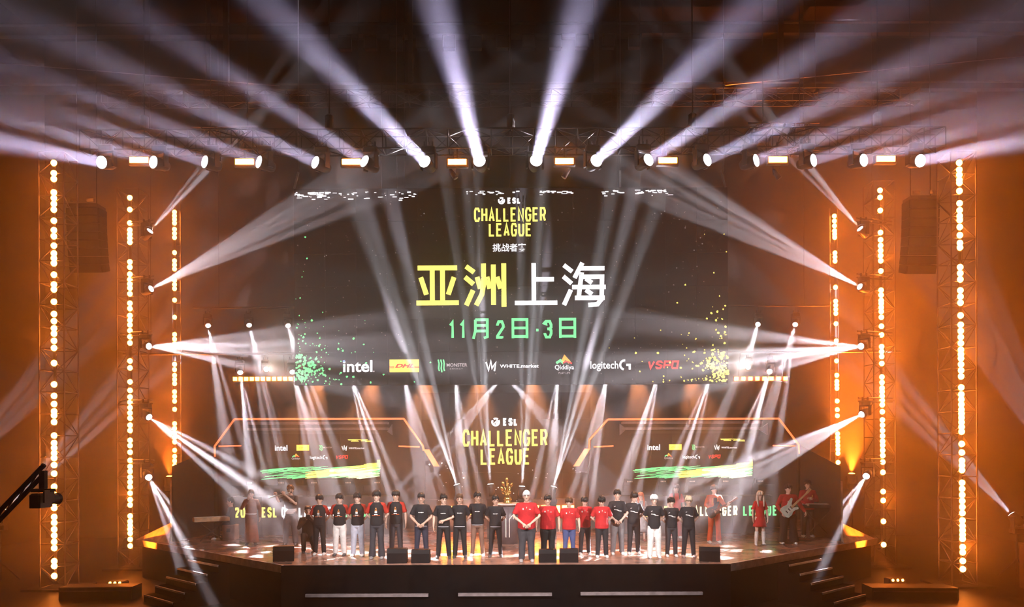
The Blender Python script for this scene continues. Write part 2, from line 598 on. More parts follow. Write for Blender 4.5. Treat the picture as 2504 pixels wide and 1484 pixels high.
C_ = .22
GLYPH = {
    'C': [[(1, .72), (1, 1 - C_), (1 - C_, 1), (C_, 1), (0, 1 - C_), (0, C_), (C_, 0), (1 - C_, 0), (1, C_), (1, .28)]],
    'G': [[(1, .72), (1, 1 - C_), (1 - C_, 1), (C_, 1), (0, 1 - C_), (0, C_), (C_, 0), (1 - C_, 0), (1, C_), (1, .46), (.55, .46)]],
    'H': [[(0, 0), (0, 1)], [(1, 0), (1, 1)], [(0, .5), (1, .5)]],
    'A': [[(0, 0), (.5, 1), (1, 0)], [(.18, .28), (.82, .28)]],
    'L': [[(0, 1), (0, 0), (1, 0)]],
    'E': [[(1, 1), (0, 1), (0, 0), (1, 0)], [(0, .52), (.85, .52)]],
    'N': [[(0, 0), (0, 1), (1, 0), (1, 1)]],
    'R': [[(0, 0), (0, 1), (1 - C_, 1), (1, 1 - C_), (1, .62), (1 - C_, .45), (0, .45)], [(.55, .45), (1, 0)]],
    'U': [[(0, 1), (0, C_), (C_, 0), (1 - C_, 0), (1, C_), (1, 1)]],
    'S': [[(1, .75), (1, 1 - C_), (1 - C_, 1), (C_, 1), (0, 1 - C_), (0, .65), (1, .38), (1, C_), (1 - C_, 0), (C_, 0), (0, C_), (0, .25)]],
    '0': [[(C_, 1), (0, 1 - C_), (0, C_), (C_, 0), (1 - C_, 0), (1, C_), (1, 1 - C_), (1 - C_, 1), (C_, 1)]],
    '1': [[(.15, .78), (.6, 1), (.6, 0)]],
    '2': [[(0, .75), (0, 1 - C_), (C_, 1), (1 - C_, 1), (1, 1 - C_), (1, .65), (0, .08), (0, 0), (1, 0)]],
    '3': [[(0, .78), (0, 1 - C_), (C_, 1), (1 - C_, 1), (1, 1 - C_), (1, .62), (.75, .52), (.4, .52)], [(.75, .52), (1, .42), (1, C_), (1 - C_, 0), (C_, 0), (0, C_), (0, .25)]],
    '4': [[(.75, 0), (.75, 1), (0, .3), (1, .3)]],
    '-': [[(.1, .45), (.9, .45)]],
    '月': [[(.15, 1), (.15, .35), (0, -.12)], [(.15, 1), (1, 1), (1, 0), (.75, -.08)], [(.15, .67), (1, .67)], [(.15, .34), (1, .34)]],
    '日': [[(0, -.1), (0, 1), (1, 1), (1, -.1)], [(0, .5), (1, .5)], [(0, 0), (1, 0)]],
    'I': [[(.5, 0), (.5, 1)]], 'P': [[(0, 0), (0, 1), (1, 1), (1, .45), (0, .45)]], 'V': [[(0, 1), (.5, 0), (1, 1)]], 'O': [[(0, 0), (0, 1), (1, 1), (1, 0), (0, 0)]],
    'D': [[(0, 0), (0, 1), (.7, 1), (1, .7), (1, .3), (.7, 0), (0, 0)]],
}


def word(mb, s, x0, x1, y0, y1, w, gap=0.42, shear=0.0, ww=None):
    """lettering from strokes filling the pixel box x0..x1, y0 (top)..y1 (bottom); w = stroke width in pixels"""
    n = len(s)
    cw = (x1 - x0) / (n + gap * (n - 1))
    for i, ch in enumerate(s):
        if ch == ' ':
            continue
        lx = x0 + i * cw * (1 + gap)
        for pl in GLYPH[ch]:
            pp = []
            for a, b in pl:
                yy = (y1 - w / 2) + (y0 - y1 + w) * b
                pp.append((lx + w / 2 + (cw - w) * a + shear * (y1 - yy), yy))
            stroke(mb, pp, w)


class Face:
    """maps photograph pixels onto the plane of a screen (depth Y) and builds print lying on it"""

    def __init__(s, parent, Y):
        s.p, s.Y = parent, Y

    def put(s, name, mb, m, lift=0.0, label=None):
        o = s.p.matrix_world.translation
        vs_ = [P(v[0], v[2], s.Y - lift) - o for v in mb.v]
        q = MB()
        q.v = [tuple(v) for v in vs_]
        q.f = mb.f
        me = bpy.data.meshes.new(name)
        me.from_pydata(q.v, [], q.f)
        me.materials.append(m)
        ob = inst(name, me, s.p)
        if label:
            ob['label'] = label
        if 'splatter' in name or 'stroke' in name or name in ('white_dashes', 'star_specks', 'spark_print'):
            ob['kind'] = 'stuff'
        return ob

    def text(s, name, body, box, m, bold=0.0, shear=0.0, lift=0.0, space=1.0):
        cu = bpy.data.curves.new('t', 'FONT')
        cu.body = body
        cu.size = 1
        cu.offset = bold
        cu.shear = shear
        cu.space_character = space
        cu.resolution_u = 3
        ob = bpy.data.objects.new('t', cu)
        COL.objects.link(ob)
        dg = bpy.context.evaluated_depsgraph_get()
        me = bpy.data.meshes.new_from_object(ob.evaluated_get(dg))
        xs = [v.co.x for v in me.vertices]
        ys = [v.co.y for v in me.vertices]
        x0, x1, y0, y1 = box
        sx, sy = (x1 - x0) / (max(xs) - min(xs)), (y1 - y0) / (max(ys) - min(ys))
        mb = MB()
        mb.v = [(x0 + (v.co.x - min(xs)) * sx, 0, y1 - (v.co.y - min(ys)) * sy) for v in me.vertices]
        mb.f = [tuple(p.vertices) for p in me.polygons]
        bpy.data.objects.remove(ob)
        bpy.data.meshes.remove(me)
        bpy.data.curves.remove(cu)
        return s.put(name, mb, m, lift)


def rect(mb, x0, x1, y0, y1):
    mb.add([(x0, 0, y0), (x1, 0, y0), (x1, 0, y1), (x0, 0, y1)], [(0, 1, 2, 3)])
    return mb


def blob(mb, x, y, r, rnd, n=7):
    mb.add([(x + r * rnd.uniform(.6, 1.15) * math.cos(2 * PI * k / n), 0, y + r * rnd.uniform(.6, 1.15) * math.sin(2 * PI * k / n)) for k in range(n)], [tuple(range(n))])


def emblem(mb, cx, cy_, r):
    """round badge cut by slanting bars"""
    for a0, a1 in ((-30, 215), (235, 320)):
        pts = [(cx + r * .8 * math.cos(math.radians(a)), cy_ + r * .8 * math.sin(math.radians(a))) for a in range(a0, a1, 15)]
        stroke(mb, pts, r * .45)
    stroke(mb, [(cx - r * .35, cy_ + r * .35), (cx + r * .5, cy_ - r * .5)], r * .3)
    stroke(mb, [(cx + .05 * r, cy_ + .5 * r), (cx + r * .55, cy_ - .05 * r)], r * .28)


def title(fc, x0, x1, yE, hE, exL, exR, y1a, y1b, y2a, y2b, l0, l1, w):
    mb = MB()
    emblem(mb, exL + hE / 2, yE + hE / 2, hE / 2)
    word(mb, 'ESL', exL + hE * 1.35, exR, yE + 1, yE + hE - 1, hE * .24, .25)
    fc.put('badge_lettering', mb, G_WHT)
    mb = MB()
    word(mb, 'CHALLENGER', x0, x1, y1a, y1b, w, .2)
    word(mb, 'LEAGUE', l0, l1, y2a, y2b, w, .2)
    fc.put('title_lettering', mb, G_YEL)


def sponsors(fc, row, small=False):
    """row: name -> pixel box (x0, x1, y0, y1)"""
    for k, (x0, x1, y0, y1) in row.items():
        w, h = x1 - x0, y1 - y0
        if k == 'intel':
            fc.text('sponsor_lettering', 'intel', (x0, x1, y0, y1), G_WHT, .02)
            if not small:
                fc.put('sponsor_mark', rect(MB(), x0, x0 + 5, y0, y0 + 5), G_BLU, .004)
                fc.put('sponsor_mark', rect(MB(), x1 + 2, x1 + 5, y1 - 3, y1), G_GRY)
        elif k == 'parcel':
            fc.put('sponsor_plate', rect(MB(), x0, x1, y0, y1), G_GLD)
            cy2 = (y0 + y1) / 2
            if not small:
                fc.text('sponsor_lettering', 'DHL', (x0 + w * .18, x1 - w * .16, cy2 - h * .16, cy2 + h * .16), G_RED, .05, .35, .006)
                mb = MB()
                for yy in (cy2 + h * .02, cy2 + h * .12):
                    rect(mb, x0, x0 + w * .16, yy, yy + h * .05)
                    rect(mb, x1 - w * .16, x1, yy, yy + h * .05)
                fc.put('sponsor_bars', mb, G_RED, .006)
            else:
                fc.text('sponsor_lettering', 'DHL', (x0 + w * .15, x1 - w * .15, cy2 - h * .15, cy2 + h * .15), G_ORG, .03, .35, .006)
        elif k == 'claw':
            mb = MB()
            cw = w * .27
            for i in range(3):
                xa = x0 + cw * (.18 + .32 * i)
                stroke(mb, [(xa - 1.5, y0), (xa + .5, y0 + h * .3), (xa - .5, y0 + h * .7), (xa + 1.2, y1 - (0 if i == 1 else h * .1))], cw * .17)
            fc.put('sponsor_mark', mb, G_GRN)
            fc.text('sponsor_lettering', 'MONSTER', (x0 + w * .31, x1, y0 + h * .3, y0 + h * .56), G_GRY, .01)
            if not small:
                fc.text('sponsor_lettering', 'ENERGY', (x0 + w * .42, x1 - w * .15, y0 + h * .68, y0 + h * .78), G_GRY, 0, 0, 0, 1.5)
        elif k == 'wm':
            mb = MB()
            q = h
            stroke(mb, [(x0, y0 + q * .2), (x0 + q * .22, y1 - 2), (x0 + q * .42, y0 + q * .1), (x0 + q * .52, y0 + q * .75), (x0 + q * .85, y0 + q * .25), (x0 + q * .72, y1)], q * .15)
            fc.put('sponsor_mark', mb, G_WHT)
            fc.text('sponsor_lettering', 'WHITE.market', (x0 + h * 1.2, x1, y0 + h * .42, y0 + h * .72), G_WHT, .015)
        elif k == 'hill':
            cx_ = (x0 + x1) / 2
            mb = MB()
            stroke(mb, [(cx_ - w * .1, y0 + h * .33), (cx_ + w * .02, y0 + h * .07), (cx_ + w * .28, y0 + h * .38)], h * .17)
            fc.put('sponsor_mark', mb, G_ORG)
            mb = MB()
            stroke(mb, [(cx_ - w * .42, y0 + h * .4), (cx_ - w * .2, y0 + h * .25), (cx_ - w * .05, y0 + h * .4)], h * .14)
            fc.put('sponsor_mark', mb, G_GRN)
            mb = MB()
            stroke(mb, [(cx_ - w * .08, y0 + h * .4), (cx_ + w * .1, y0 + h * .3), (cx_ + w * .4, y0 + h * .42)], h * .08)
            fc.put('sponsor_mark', mb, G_RED, .004)
            fc.text('sponsor_lettering', 'Qiddiya', (x0, x1, y0 + h * .5, y0 + h * .83), G_GRY if small else G_WHT, .01)
            if not small:
                fc.text('sponsor_lettering', 'PLAY LIFE', (x0 + w * .2, x1 - w * .2, y0 + h * .89, y1), G_GRY, 0)
        elif k == 'logi':
            fc.text('sponsor_lettering', 'logitech', (x0, x0 + w * .7, y0 + h * .1, y1), G_WHT, .012)
            mb = MB()
            gx, gy, r = x1 - h * .38, y0 + h * .45, h * .42
            stroke(mb, [(gx + r * math.cos(math.radians(a)) - r * .3, gy + r * math.sin(math.radians(a))) for a in range(-85, -275, -19)], h * .18)
            stroke(mb, [(gx, gy), (gx + h * .32, gy), (gx + h * .32, gy + h * .42)], h * .2)
            fc.put('sponsor_mark', mb, G_WHT)
        elif k == 'vs':
            mb = MB()
            word(mb, 'VSPO', x0, x1 - h * .15, y0, y1, h * .22, .12, .18)
            fc.put('sponsor_lettering', mb, G_RED)


# ------------------------------------------------------------------ the big screen
YS = 25.0
s0, s1 = P(721, 938, YS), P(1784, 461, YS)
w_, h_ = s1.x - s0.x, s1.z - s0.z
scr = thing('led_screen', 'huge dark screen with yellow and white characters hung above the stage', 'screen', V(((s0.x + s1.x) / 2, YS, s0.z)))
# panel made of cabinets (each about 1 m), the joints recessed
cab = MB().box((0, .05, 0), (1, .1, 1)).mesh('cabinet', SCREEN)
nx, nz = 14, 6
rc = Matrix.Rotation(-ROLL, 3, 'Y')
for i in range(nx):
    for j in range(nz):
        inst('cabinet', cab, scr, (-w_ / 2 + (i + .5) * w_ / nx, .012, (j + .5) * h_ / nz - ((i + .5) / nx - .5) * 0), None, (w_ / nx - .006, 1, h_ / nz - .006))
MB().box((0, .17, h_ / 2), (w_, .1, h_)).obj('back_frame', BLACK, scr)
fc = Face(scr, YS - .02)
title(fc, 1163, 1339, 482, 17, 1222, 1278, 507, 542, 545, 578, 1199, 1304, 4.8)
fc.text('subtitle_lettering', '挑战者赛', (1208, 1290, 595, 615), G_WHT, .012)
Z5 = lambda L, ox: [[(ox + a / 2.909, 440 + b / 2.909) for a, b in pl] for pl in L]
mb = MB()
for pl in Z5([[(943, 622), (1225, 622)], [(1047, 622), (1047, 870)], [(1120, 622), (1120, 870)], [(965, 688), (1005, 812)], [(1202, 688), (1160, 812)], [(933, 870), (1235, 870)],
              [(1287, 612), (1345, 655)], [(1280, 688), (1340, 740)], [(1337, 782), (1288, 890)], [(1412, 592), (1412, 740), (1400, 810), (1358, 890)], [(1366, 688), (1388, 772)],
              [(1482, 600), (1482, 888)], [(1436, 688), (1456, 772)], [(1556, 592), (1556, 902)], [(1508, 688), (1532, 772)]], 700):
    stroke(mb, pl, 12)
fc.put('headline_lettering', mb, G_YEL)
mb = MB()
for pl in Z5([[(198, 592), (198, 870)], [(198, 708), (342, 708)], [(62, 875), (365, 875)], [(412, 608), (472, 655)], [(408, 688), (468, 740)], [(462, 783), (412, 892)],
              [(545, 592), (488, 700)], [(515, 632), (702, 632)], [(540, 660), (516, 842)], [(530, 692), (684, 692), (680, 850), (650, 888), (585, 893)], [(470, 765), (710, 765)],
              [(490, 842), (702, 842)], [(568, 704), (612, 736)], [(568, 785), (612, 817)]], 1240):
    stroke(mb, pl, 11)
fc.put('headline_lettering', mb, G_WHT)
mb = MB()
for ch, x0, x1, y0, y1 in (('1', 1098, 1117, 783, 828), ('1', 1124, 1143, 783, 828), ('月', 1156, 1197, 778, 826), ('2', 1215, 1236, 783, 828), ('日', 1253, 1294, 778, 826), ('-', 1309, 1323, 783, 828), ('3', 1331, 1353, 783, 828), ('日', 1369, 1411, 778, 826)):
    word(mb, ch, x0, x1, y0, y1, 6.5)
fc.put('date_lettering', mb, G_GRN)
sponsors(fc, {'intel': (840, 912, 878, 907), 'parcel': (954, 1026, 877, 908), 'claw': (1071, 1144, 878, 909), 'wm': (1190, 1319, 879, 907), 'hill': (1358, 1405, 871, 915), 'logi': (1445, 1543, 882, 909), 'vs': (1583, 1662, 884, 905)})
rnd = random.Random(4)
for side, m, nm in ((0, G_GRN, 'green_splatter'), (1, G_YEL, 'yellow_splatter')):
    mb = MB()
    fx = (lambda x: 722 + x) if side == 0 else (lambda x: 1783 - x)
    for k in range(150):
        blob(mb, fx(min(330, rnd.expovariate(1 / 55.)) + 3), 936 - min(360, rnd.expovariate(1 / 70.)), rnd.choice((1.2, 1.5, 2, 2.5, 3.2)), rnd)
    for cx_, cy_, n, sp in ((32, 900, 34, 13), (12, 912, 16, 8), (15, 870, 12, 8), (14, 925, 12, 6), (40, 892, 20, 10)):
        for k in range(n):
            blob(mb, fx(max(2, cx_ + rnd.gauss(0, sp))), min(935, cy_ + rnd.gauss(0, sp)), rnd.uniform(1.5, 4.5), rnd)
    o = fc.put(nm, mb, m, .002)
mb = MB()
for x0, x1, n in ((722, 800, 34), (800, 1020, 34), (1140, 1270, 20), (1320, 1400, 16), (1470, 1520, 12), (1555, 1640, 26)):
    for k in range(n):
        x = rnd.uniform(x0, x1)
        y = 466 + abs(rnd.gauss(0, 9)) * (1 if x < 1030 else .6)
        rect(mb, x, x + rnd.uniform(2, 14), y, y + rnd.uniform(1.2, 3.2))
fc.put('white_dashes', mb, G_WHT, .002)
mb = MB()
for k in range(420):
    x, y, r = rnd.uniform(726, 1780), rnd.uniform(470, 934), rnd.choice((.7, .7, .9, 1.3))
    rect(mb, x - r, x + r, y - r, y + r)
fc.put('star_specks', mb, mat('screen_speck', (0, 0, 0), .5, emit=(.6, .45, .42), strength=.55, sample=False), .001)
# hanging gear of the screen
for px in (735, 975, 1252, 1522, 1775):
    a = P(px, 461, YS + .15) - scr.location
    rod('hanging_cable', (a.x, .15, h_), (a.x, .15, 22.97 - scr.location.z), .015, STEEL, scr)
for px, tilt in ((727, .25), (1522, 0), (1775, -.25)):
    a = P(px, 440, YS) - scr.location
    MB().box((a.x, .1, h_ + .3), (.06, .06, .55), Matrix.Rotation(tilt, 3, 'Y')).obj('shackle_plate', mat('bright_shackle', (.8, .75, .75), .3, .5), scr)

# ------------------------------------------------------------------ rear screen wall with the title
YW = 28.6
a, b = P(1030, 1290, YW), P(1445, 960, YW)
a.z = 1.2
rear = thing('rear_screen', 'dark rear screen behind the trophy showing a yellow title', 'screen', V(((a.x + b.x) / 2, YW, 1.2)))
nx, nz = 6, 5
ww, hh = b.x - a.x, b.z - a.z
for i in range(nx):
    for j in range(nz):
        inst('cabinet', cab, rear, (-ww / 2 + (i + .5) * ww / nx, .012, (j + .5) * hh / nz), None, (ww / nx - .006, 1, hh / nz - .006))
MB().box((0, .17, hh / 2), (ww, .1, hh)).obj('back_frame', BLACK, rear)
fc = Face(rear, YW - .02)
title(fc, 1131, 1339, 1021, 21, 1202, 1267, 1050, 1091, 1096, 1136, 1175, 1296, 5.6)
mb = MB()
for k in range(46):
    blob(mb, rnd.uniform(1045, 1430), rnd.uniform(1120, 1245), rnd.choice((.9, 1.2, 1.6, 2.4)), rnd)
fc.put('spark_print', mb, G_WHT, .002)

# ------------------------------------------------------------------ player booths left and right of the rear screen
YB = 27.6
KIT = mat('chair_fabric', (0.05, 0.045, 0.05), .7)
HEADTXT = mat('headrest_print', (.85, .7, .6), .5)


def booth(s):
    side = 'left' if s < 0 else 'right'
    if s < 0:
        poly = [(525, 1112), (525, 1086), (574, 1020), (988, 1022), (1034, 1088), (1036, 1100)]
        stubs = [((535, 1086), (590, 1085)), ((975, 1089), (1026, 1091))]
        bar = ((1042, 1097), (1067, 1139))
        dx, dy = 0, 0
        tri = [((948, 1053), (960, 1035), (960, 1062))]
    else:
        poly = [(1955, 1114), (1953, 1092), (1905, 1028), (1487, 1027), (1441, 1077), (1441, 1098)]
        stubs = [((1452, 1094), (1500, 1092)), ((1890, 1094), (1945, 1095))]
        bar = ((1437, 1098), (1409, 1141))
        dx, dy = 911, 5
        tri = [((1515, 1038), (1532, 1051), (1515, 1066)), ((1855, 1054), (1876, 1040), (1876, 1068))]
    b0 = P((poly[0][0] + poly[-1][0]) / 2, 1290, YB)
    b0.z = 1.2
    t = thing('player_booth', 'dark player booth on the %s with an orange lit six sided roof frame' % side, 'booth', b0, 0, 'player booths')
    w = [P(x, y, YB) - b0 for x, y in poly]
    back = [(p.x, p.z) for p in w[1:5]]
    x0, x1 = w[0].x, w[-1].x
    back = [(x0, 0)] + [(p.x, p.z) for p in w[:-1]] + [(x1, w[-1].z), (x1, 0)]
    if s > 0:
        back = back[::-1]
    MB().prism(back, .25, .45).obj('rear_wall', PANEL, t)
    for i in range(len(w) - 1):
        rod('light_strip', w[i], w[i + 1], .035, EDGE, t)
    for p, q in stubs:
        rod('light_strip', P(*p, YB) - b0, P(*q, YB) - b0, .025, EDGE, t)
    p, q = P(*bar[0], YB - .1) - b0, P(*bar[1], YB - .1) - b0
    MB().prism([(p.x - .1, p.z), (p.x + .1, p.z), (q.x + .1, q.z), (q.x - .1, q.z)], -.1, 0).obj('light_bar', EDGE_B, t)
    GREY = mat('grey_booth_rail', (.3, .25, .26), .5)
    for y in (1031, 1045):
        p, q = P(610 + dx, y + dy, YB) - b0, P(950 + dx, y + dy, YB) - b0
        MB().box(((p.x + q.x) / 2, .0, p.z), (q.x - p.x, .4, .08)).obj('roof_rail', GREY, t)
    for tr in tri:
        pp = [P(x, y, YB) - b0 for x, y in tr]
        MB().prism([(k.x, k.z) for k in pp], -.1, 0).obj('gusset', GREY, t)
    # its own screen
    Yb = YB - .35
    p, q = P(632 + dx, 1170 + dy, Yb), P(932 + dx, 1058 + dy, Yb)
    sc_ = thing('booth_screen', 'wide screen with sponsor names and a green and yellow brush stroke in the %s booth' % side, 'screen', V(((p.x + q.x) / 2, Yb, p.z)), 0, 'booth screens')
    ww, hh = q.x - p.x, q.z - p.z
    for i in range(6):
        for j in range(2):
            inst('cabinet', cab, sc_, (-ww / 2 + (i + .5) * ww / 6, .012, (j + .5) * hh / 2), None, (ww / 6 - .005, 1, hh / 2 - .005))
    MB().box((0, .22, hh / 2), (ww * .9, .25, hh * .9)).obj('mount', BLACK, sc_)
    f2 = Face(sc_, Yb - .02)
    D = lambda x0_, x1_, y0_, y1_: (x0_ + dx, x1_ + dx, y0_ + dy, y1_ + dy)
    sponsors(f2, {'intel': D(672, 703, 1084, 1098), 'parcel': D(725, 756, 1084, 1098), 'claw': D(781, 812, 1085, 1099), 'wm': D(836, 891, 1085, 1099), 'hill': D(713, 734, 1106, 1124), 'logi': D(758, 800, 1110, 1121), 'vs': D(820, 851, 1110, 1119)}, True)
    r = random.Random(11)
    for nm, m, rows in (('green_brush_stroke', G_GRN, 0), ('yellow_brush_stroke', G_YEL, 1), ('pale_brush_stroke', mat('screen_pale', (0, 0, 0), .5, emit=(.85, .95, .55), strength=2., sample=False), 2)):
        mb = MB()
        for k in range((190, 110, 60)[rows]):
            if rows == 0:
                x = r.uniform(636, 915)
                y = 1152 + r.uniform(-11, 15) - (x - 636) * .012
                L = r.uniform(15, 70)
                x2 = min(929, x + L)
            elif rows == 1:
                x = r.uniform(740, 905)
                y = 1160 - (x - 740) * .13 + r.uniform(-9, 7)
                x2 = min(930, x + r.uniform(20, 80))
            else:
                x = r.uniform(800, 880)
                y = 1167 - r.uniform(0, 22)
                x2 = min(928, x + r.uniform(30, 80))
            y = max(1118, min(1167, y))
            sl = r.uniform(.04, .12)
            h2 = r.uniform(.5, 2.2)
            mb.add([(x + dx, 0, y + dy), (x2 + dx, 0, y + dy - (x2 - x) * sl), (x2 + dx, 0, y + dy - (x2 - x) * sl + h2 * .5), (x + dx, 0, y + dy + h2)], [(0, 1, 2, 3)])
        if rows == 1:
            for k in range(14):
                x = r.uniform(848, 900)
                y = 1073 + r.uniform(-2, 3)
                rect(mb, x + dx, min(919, x + r.uniform(8, 30)) + dx, y + dy, y + dy + r.uniform(.8, 2))
            rect(mb, 922 + dx, 929 + dx, 1122 + dy, 1138 + dy)
        f2.put(nm, mb, m, .001 * rows)
    # long desk front with lettering, monitors and chairs behind it
    Yd = 25.9
    p, q = P(560 + dx, 1210 + dy, Yd), P(960 + dx, 1210 + dy, Yd)
    hd = p.z - 1.2
    d = thing('player_desk', 'long dark player desk with lit lettering on its front, %s side of the stage' % side, 'desk', V(((p.x + q.x) / 2, Yd, 1.2)), 0, 'player desks')
    wd = q.x - p.x
    DESK = mat('desk_grey', (.09, .075, .08), .5)
    for k in range(5):
        MB().box((-wd / 2 + (k + .5) * wd / 5, .05, hd / 2), (wd / 5 - .012, .08, hd)).obj('front_panel', DESK, d)
    MB().box((0, .45, hd - .03), (wd, .8, .05)).obj('desk_top', DESK, d)
    MB().box((0, .76, .25), (wd, 1.3, .5)).obj('riser', BLACK, d)
    f3 = Face(d, Yd - .01)
    y0, y1 = 1236 + dy * .8, 1261 + dy * .8
    ox = 573 + (0 if s < 0 else 986) - 0
    k = 1.0 if s < 0 else .97
    mb = MB()
    word(mb, '2024', ox, ox + 54 * k, y0, y1, 4.2, .3)
    word(mb, 'ESL', ox + 66 * k, ox + 104 * k, y0, y1, 4.2, .3)
    f3.put('lettering', mb, G_YEL)
    mb = MB()
    word(mb, 'CHALLENGER', ox + 114 * k, ox + 251 * k, y0, y1, 4.2, .3)
    f3.put('lettering', mb, G_WHT if s < 0 else mat('screen_cream', (0, 0, 0), .5, emit=(1, .86, .55), strength=2.2, sample=False))
    mb = MB()
    word(mb, 'LEAGUE', ox + 265 * k, ox + 351 * k, y0, y1, 4.2, .3)
    f3.put('lettering', mb, G_GRN)
    xs = (588, 667, 750, 836, 909) if s < 0 else (1544, 1628, 1701, 1785, 1872)
    for i, px in enumerate(xs):
        zt = 1.2 + hd
        mp = P(px, 1200, Yd + .5)
        nm = ordinal(i, 5)
        mo = thing('monitor', 'black monitor seen from behind on the %s desk, %s of five' % (side, nm), 'monitor', (mp.x, Yd + .45, zt - .005), 0, 'player monitors')
        MB().bevel_box((0, 0, .01), (.24, .18, .02), .005).obj('foot', CASTING, mo)
        MB().box((0, .02, .12), (.05, .03, .22)).obj('stem', CASTING, mo)
        MB().bevel_box((0, -.02, .24), (.56, .05, .24), .01).obj('screen_back', KIT, mo)
        ch = thing('gaming_chair', 'dark gaming chair with printed headrest behind the %s desk, %s of five' % (side, nm), 'chair', (mp.x + .05, Yd + 1.08, 1.7), 0, 'gaming chairs')
        st = MB()
        for a in range(5):
            e = V((.3 * math.cos(a * 1.2566), .3 * math.sin(a * 1.2566), .05))
            st.tube([(0, 0, .08), e], [.03, .02], 5)
        st.obj('star_base', CASTING, ch)
        rod('gas_lift', (0, 0, .05), (0, 0, .42), .03, DSTEEL, ch)
        MB().bevel_box((0, 0, .47), (.52, .5, .1), .03).obj('seat', KIT, ch)
        MB().prism([(-.2, .5), (.2, .5), (.27, .75), (.24, 1.0), (.17, 1.28), (-.17, 1.28), (-.24, 1.0), (-.27, .75)], .2, .3).obj('backrest', KIT, ch)
        hr = MB().bevel_box((0, .19, 1.18), (.26, .06, .13), .02).obj('headrest', KIT, ch)
        hp = MB()
        for q_ in range(4):
            hp.box((-.075 + .05 * q_, .158, 1.18), (.035, .01, .05))
        hp.obj('headrest_print', HEADTXT, hr)
        for e in (-1, 1):
            MB().box((e * .3, 0, .68), (.07, .28, .03)).box((e * .3, .05, .57), (.04, .05, .22)).obj('armrest', CASTING, ch)


booth(-1)
booth(1)

# ------------------------------------------------------------------ light towers with amber LED strips
led_me = MB().rings([[V((r * math.cos(k * PI / 6), y, r * math.sin(k * PI / 6))) for k in range(12)] for y, r in ((0, .088), (-.03, .082), (-.05, .04))]).mesh('led_lamp', LED)
led_dim = led_me.copy()
led_dim.materials[0] = LED_DIM
TOW = [
    ('left outer', -1, 137, 131, 22.35, .72, [(391, 391), (416, 430), (463, 505), (532, 532), (555, 570), (593, 593), (612, 636), (664, 664), (688, 700), (730, 730), (760, 795), (808, 843), (880, 880), (932, 932), (960, 980), (998, 1008), (1024, 1024), (1057, 1057), (1075, 1112), (1129, 1129), (1150, 1150), (1182, 1182), (1202, 1222), (1234, 1234), (1256, 1256), (1270, 1270), (1286, 1332), (1364, 1376), (1400, 1402)], 1440),
    ('left middle', -1, 322, 317, 26.2, .72, [(477, 477), (506, 506), (539, 539), (556, 586), (634, 634), (647, 647), (664, 677), (688, 698), (712, 712), (735, 748), (765, 788), (802, 802), (817, 832), (876, 893), (927, 927), (948, 948), (964, 1016), (1033, 1046), (1070, 1083), (1099, 1099), (1119, 1134), (1146, 1150), (1160, 1184), (1199, 1215), (1228, 1228), (1255, 1255), (1268, 1287), (1297, 1312), (1328, 1328)], 1390),
    ('left inner', 0, 431, 427, 30.0, .3, [(513, 540), (555, 575), (612, 612), (632, 652), (680, 700), (728, 728), (770, 770), (812, 835), (885, 898), (912, 932), (952, 975), (995, 995), (1030, 1075), (1095, 1095), (1110, 1132)], 1353),
    ('right inner', 0, 2044, 2049, 30.0, .3, [(534, 546), (558, 558), (570, 586), (624, 644), (708, 708), (742, 772), (797, 797), (839, 839), (888, 888), (923, 923), (938, 955), (986, 986), (1007, 1007), (1022, 1022), (1066, 1114), (1136, 1136)], 1353),
    ('right middle', 1, 2156, 2159, 26.2, .72, [(472, 489), (521, 521), (575, 575), (593, 593), (607, 644), (669, 669), (716, 716), (728, 741), (748, 768), (782, 782), (804, 804), (825, 825), (854, 878), (895, 895), (928, 955), (964, 996), (1013, 1013), (1033, 1085), (1095, 1120), (1136, 1136), (1161, 1161), (1208, 1208), (1230, 1230), (1281, 1281), (1338, 1338)], 1390),
    ('right outer', 1, 2350, 2352, 22.35, .72, [(406, 406), (423, 448), (455, 475), (505, 505), (522, 536), (546, 563), (583, 602), (613, 613), (661, 691), (718, 748), (779, 779), (802, 847), (863, 874), (884, 928), (955, 955), (972, 1009), (1019, 1029), (1040, 1063), (1093, 1093), (1114, 1114), (1134, 1157), (1188, 1262), (1280, 1280), (1293, 1315), (1325, 1345), (1358, 1358), (1379, 1379), (1399, 1399)], 1440),
]
TOWER = {}
LEDW = 21.0
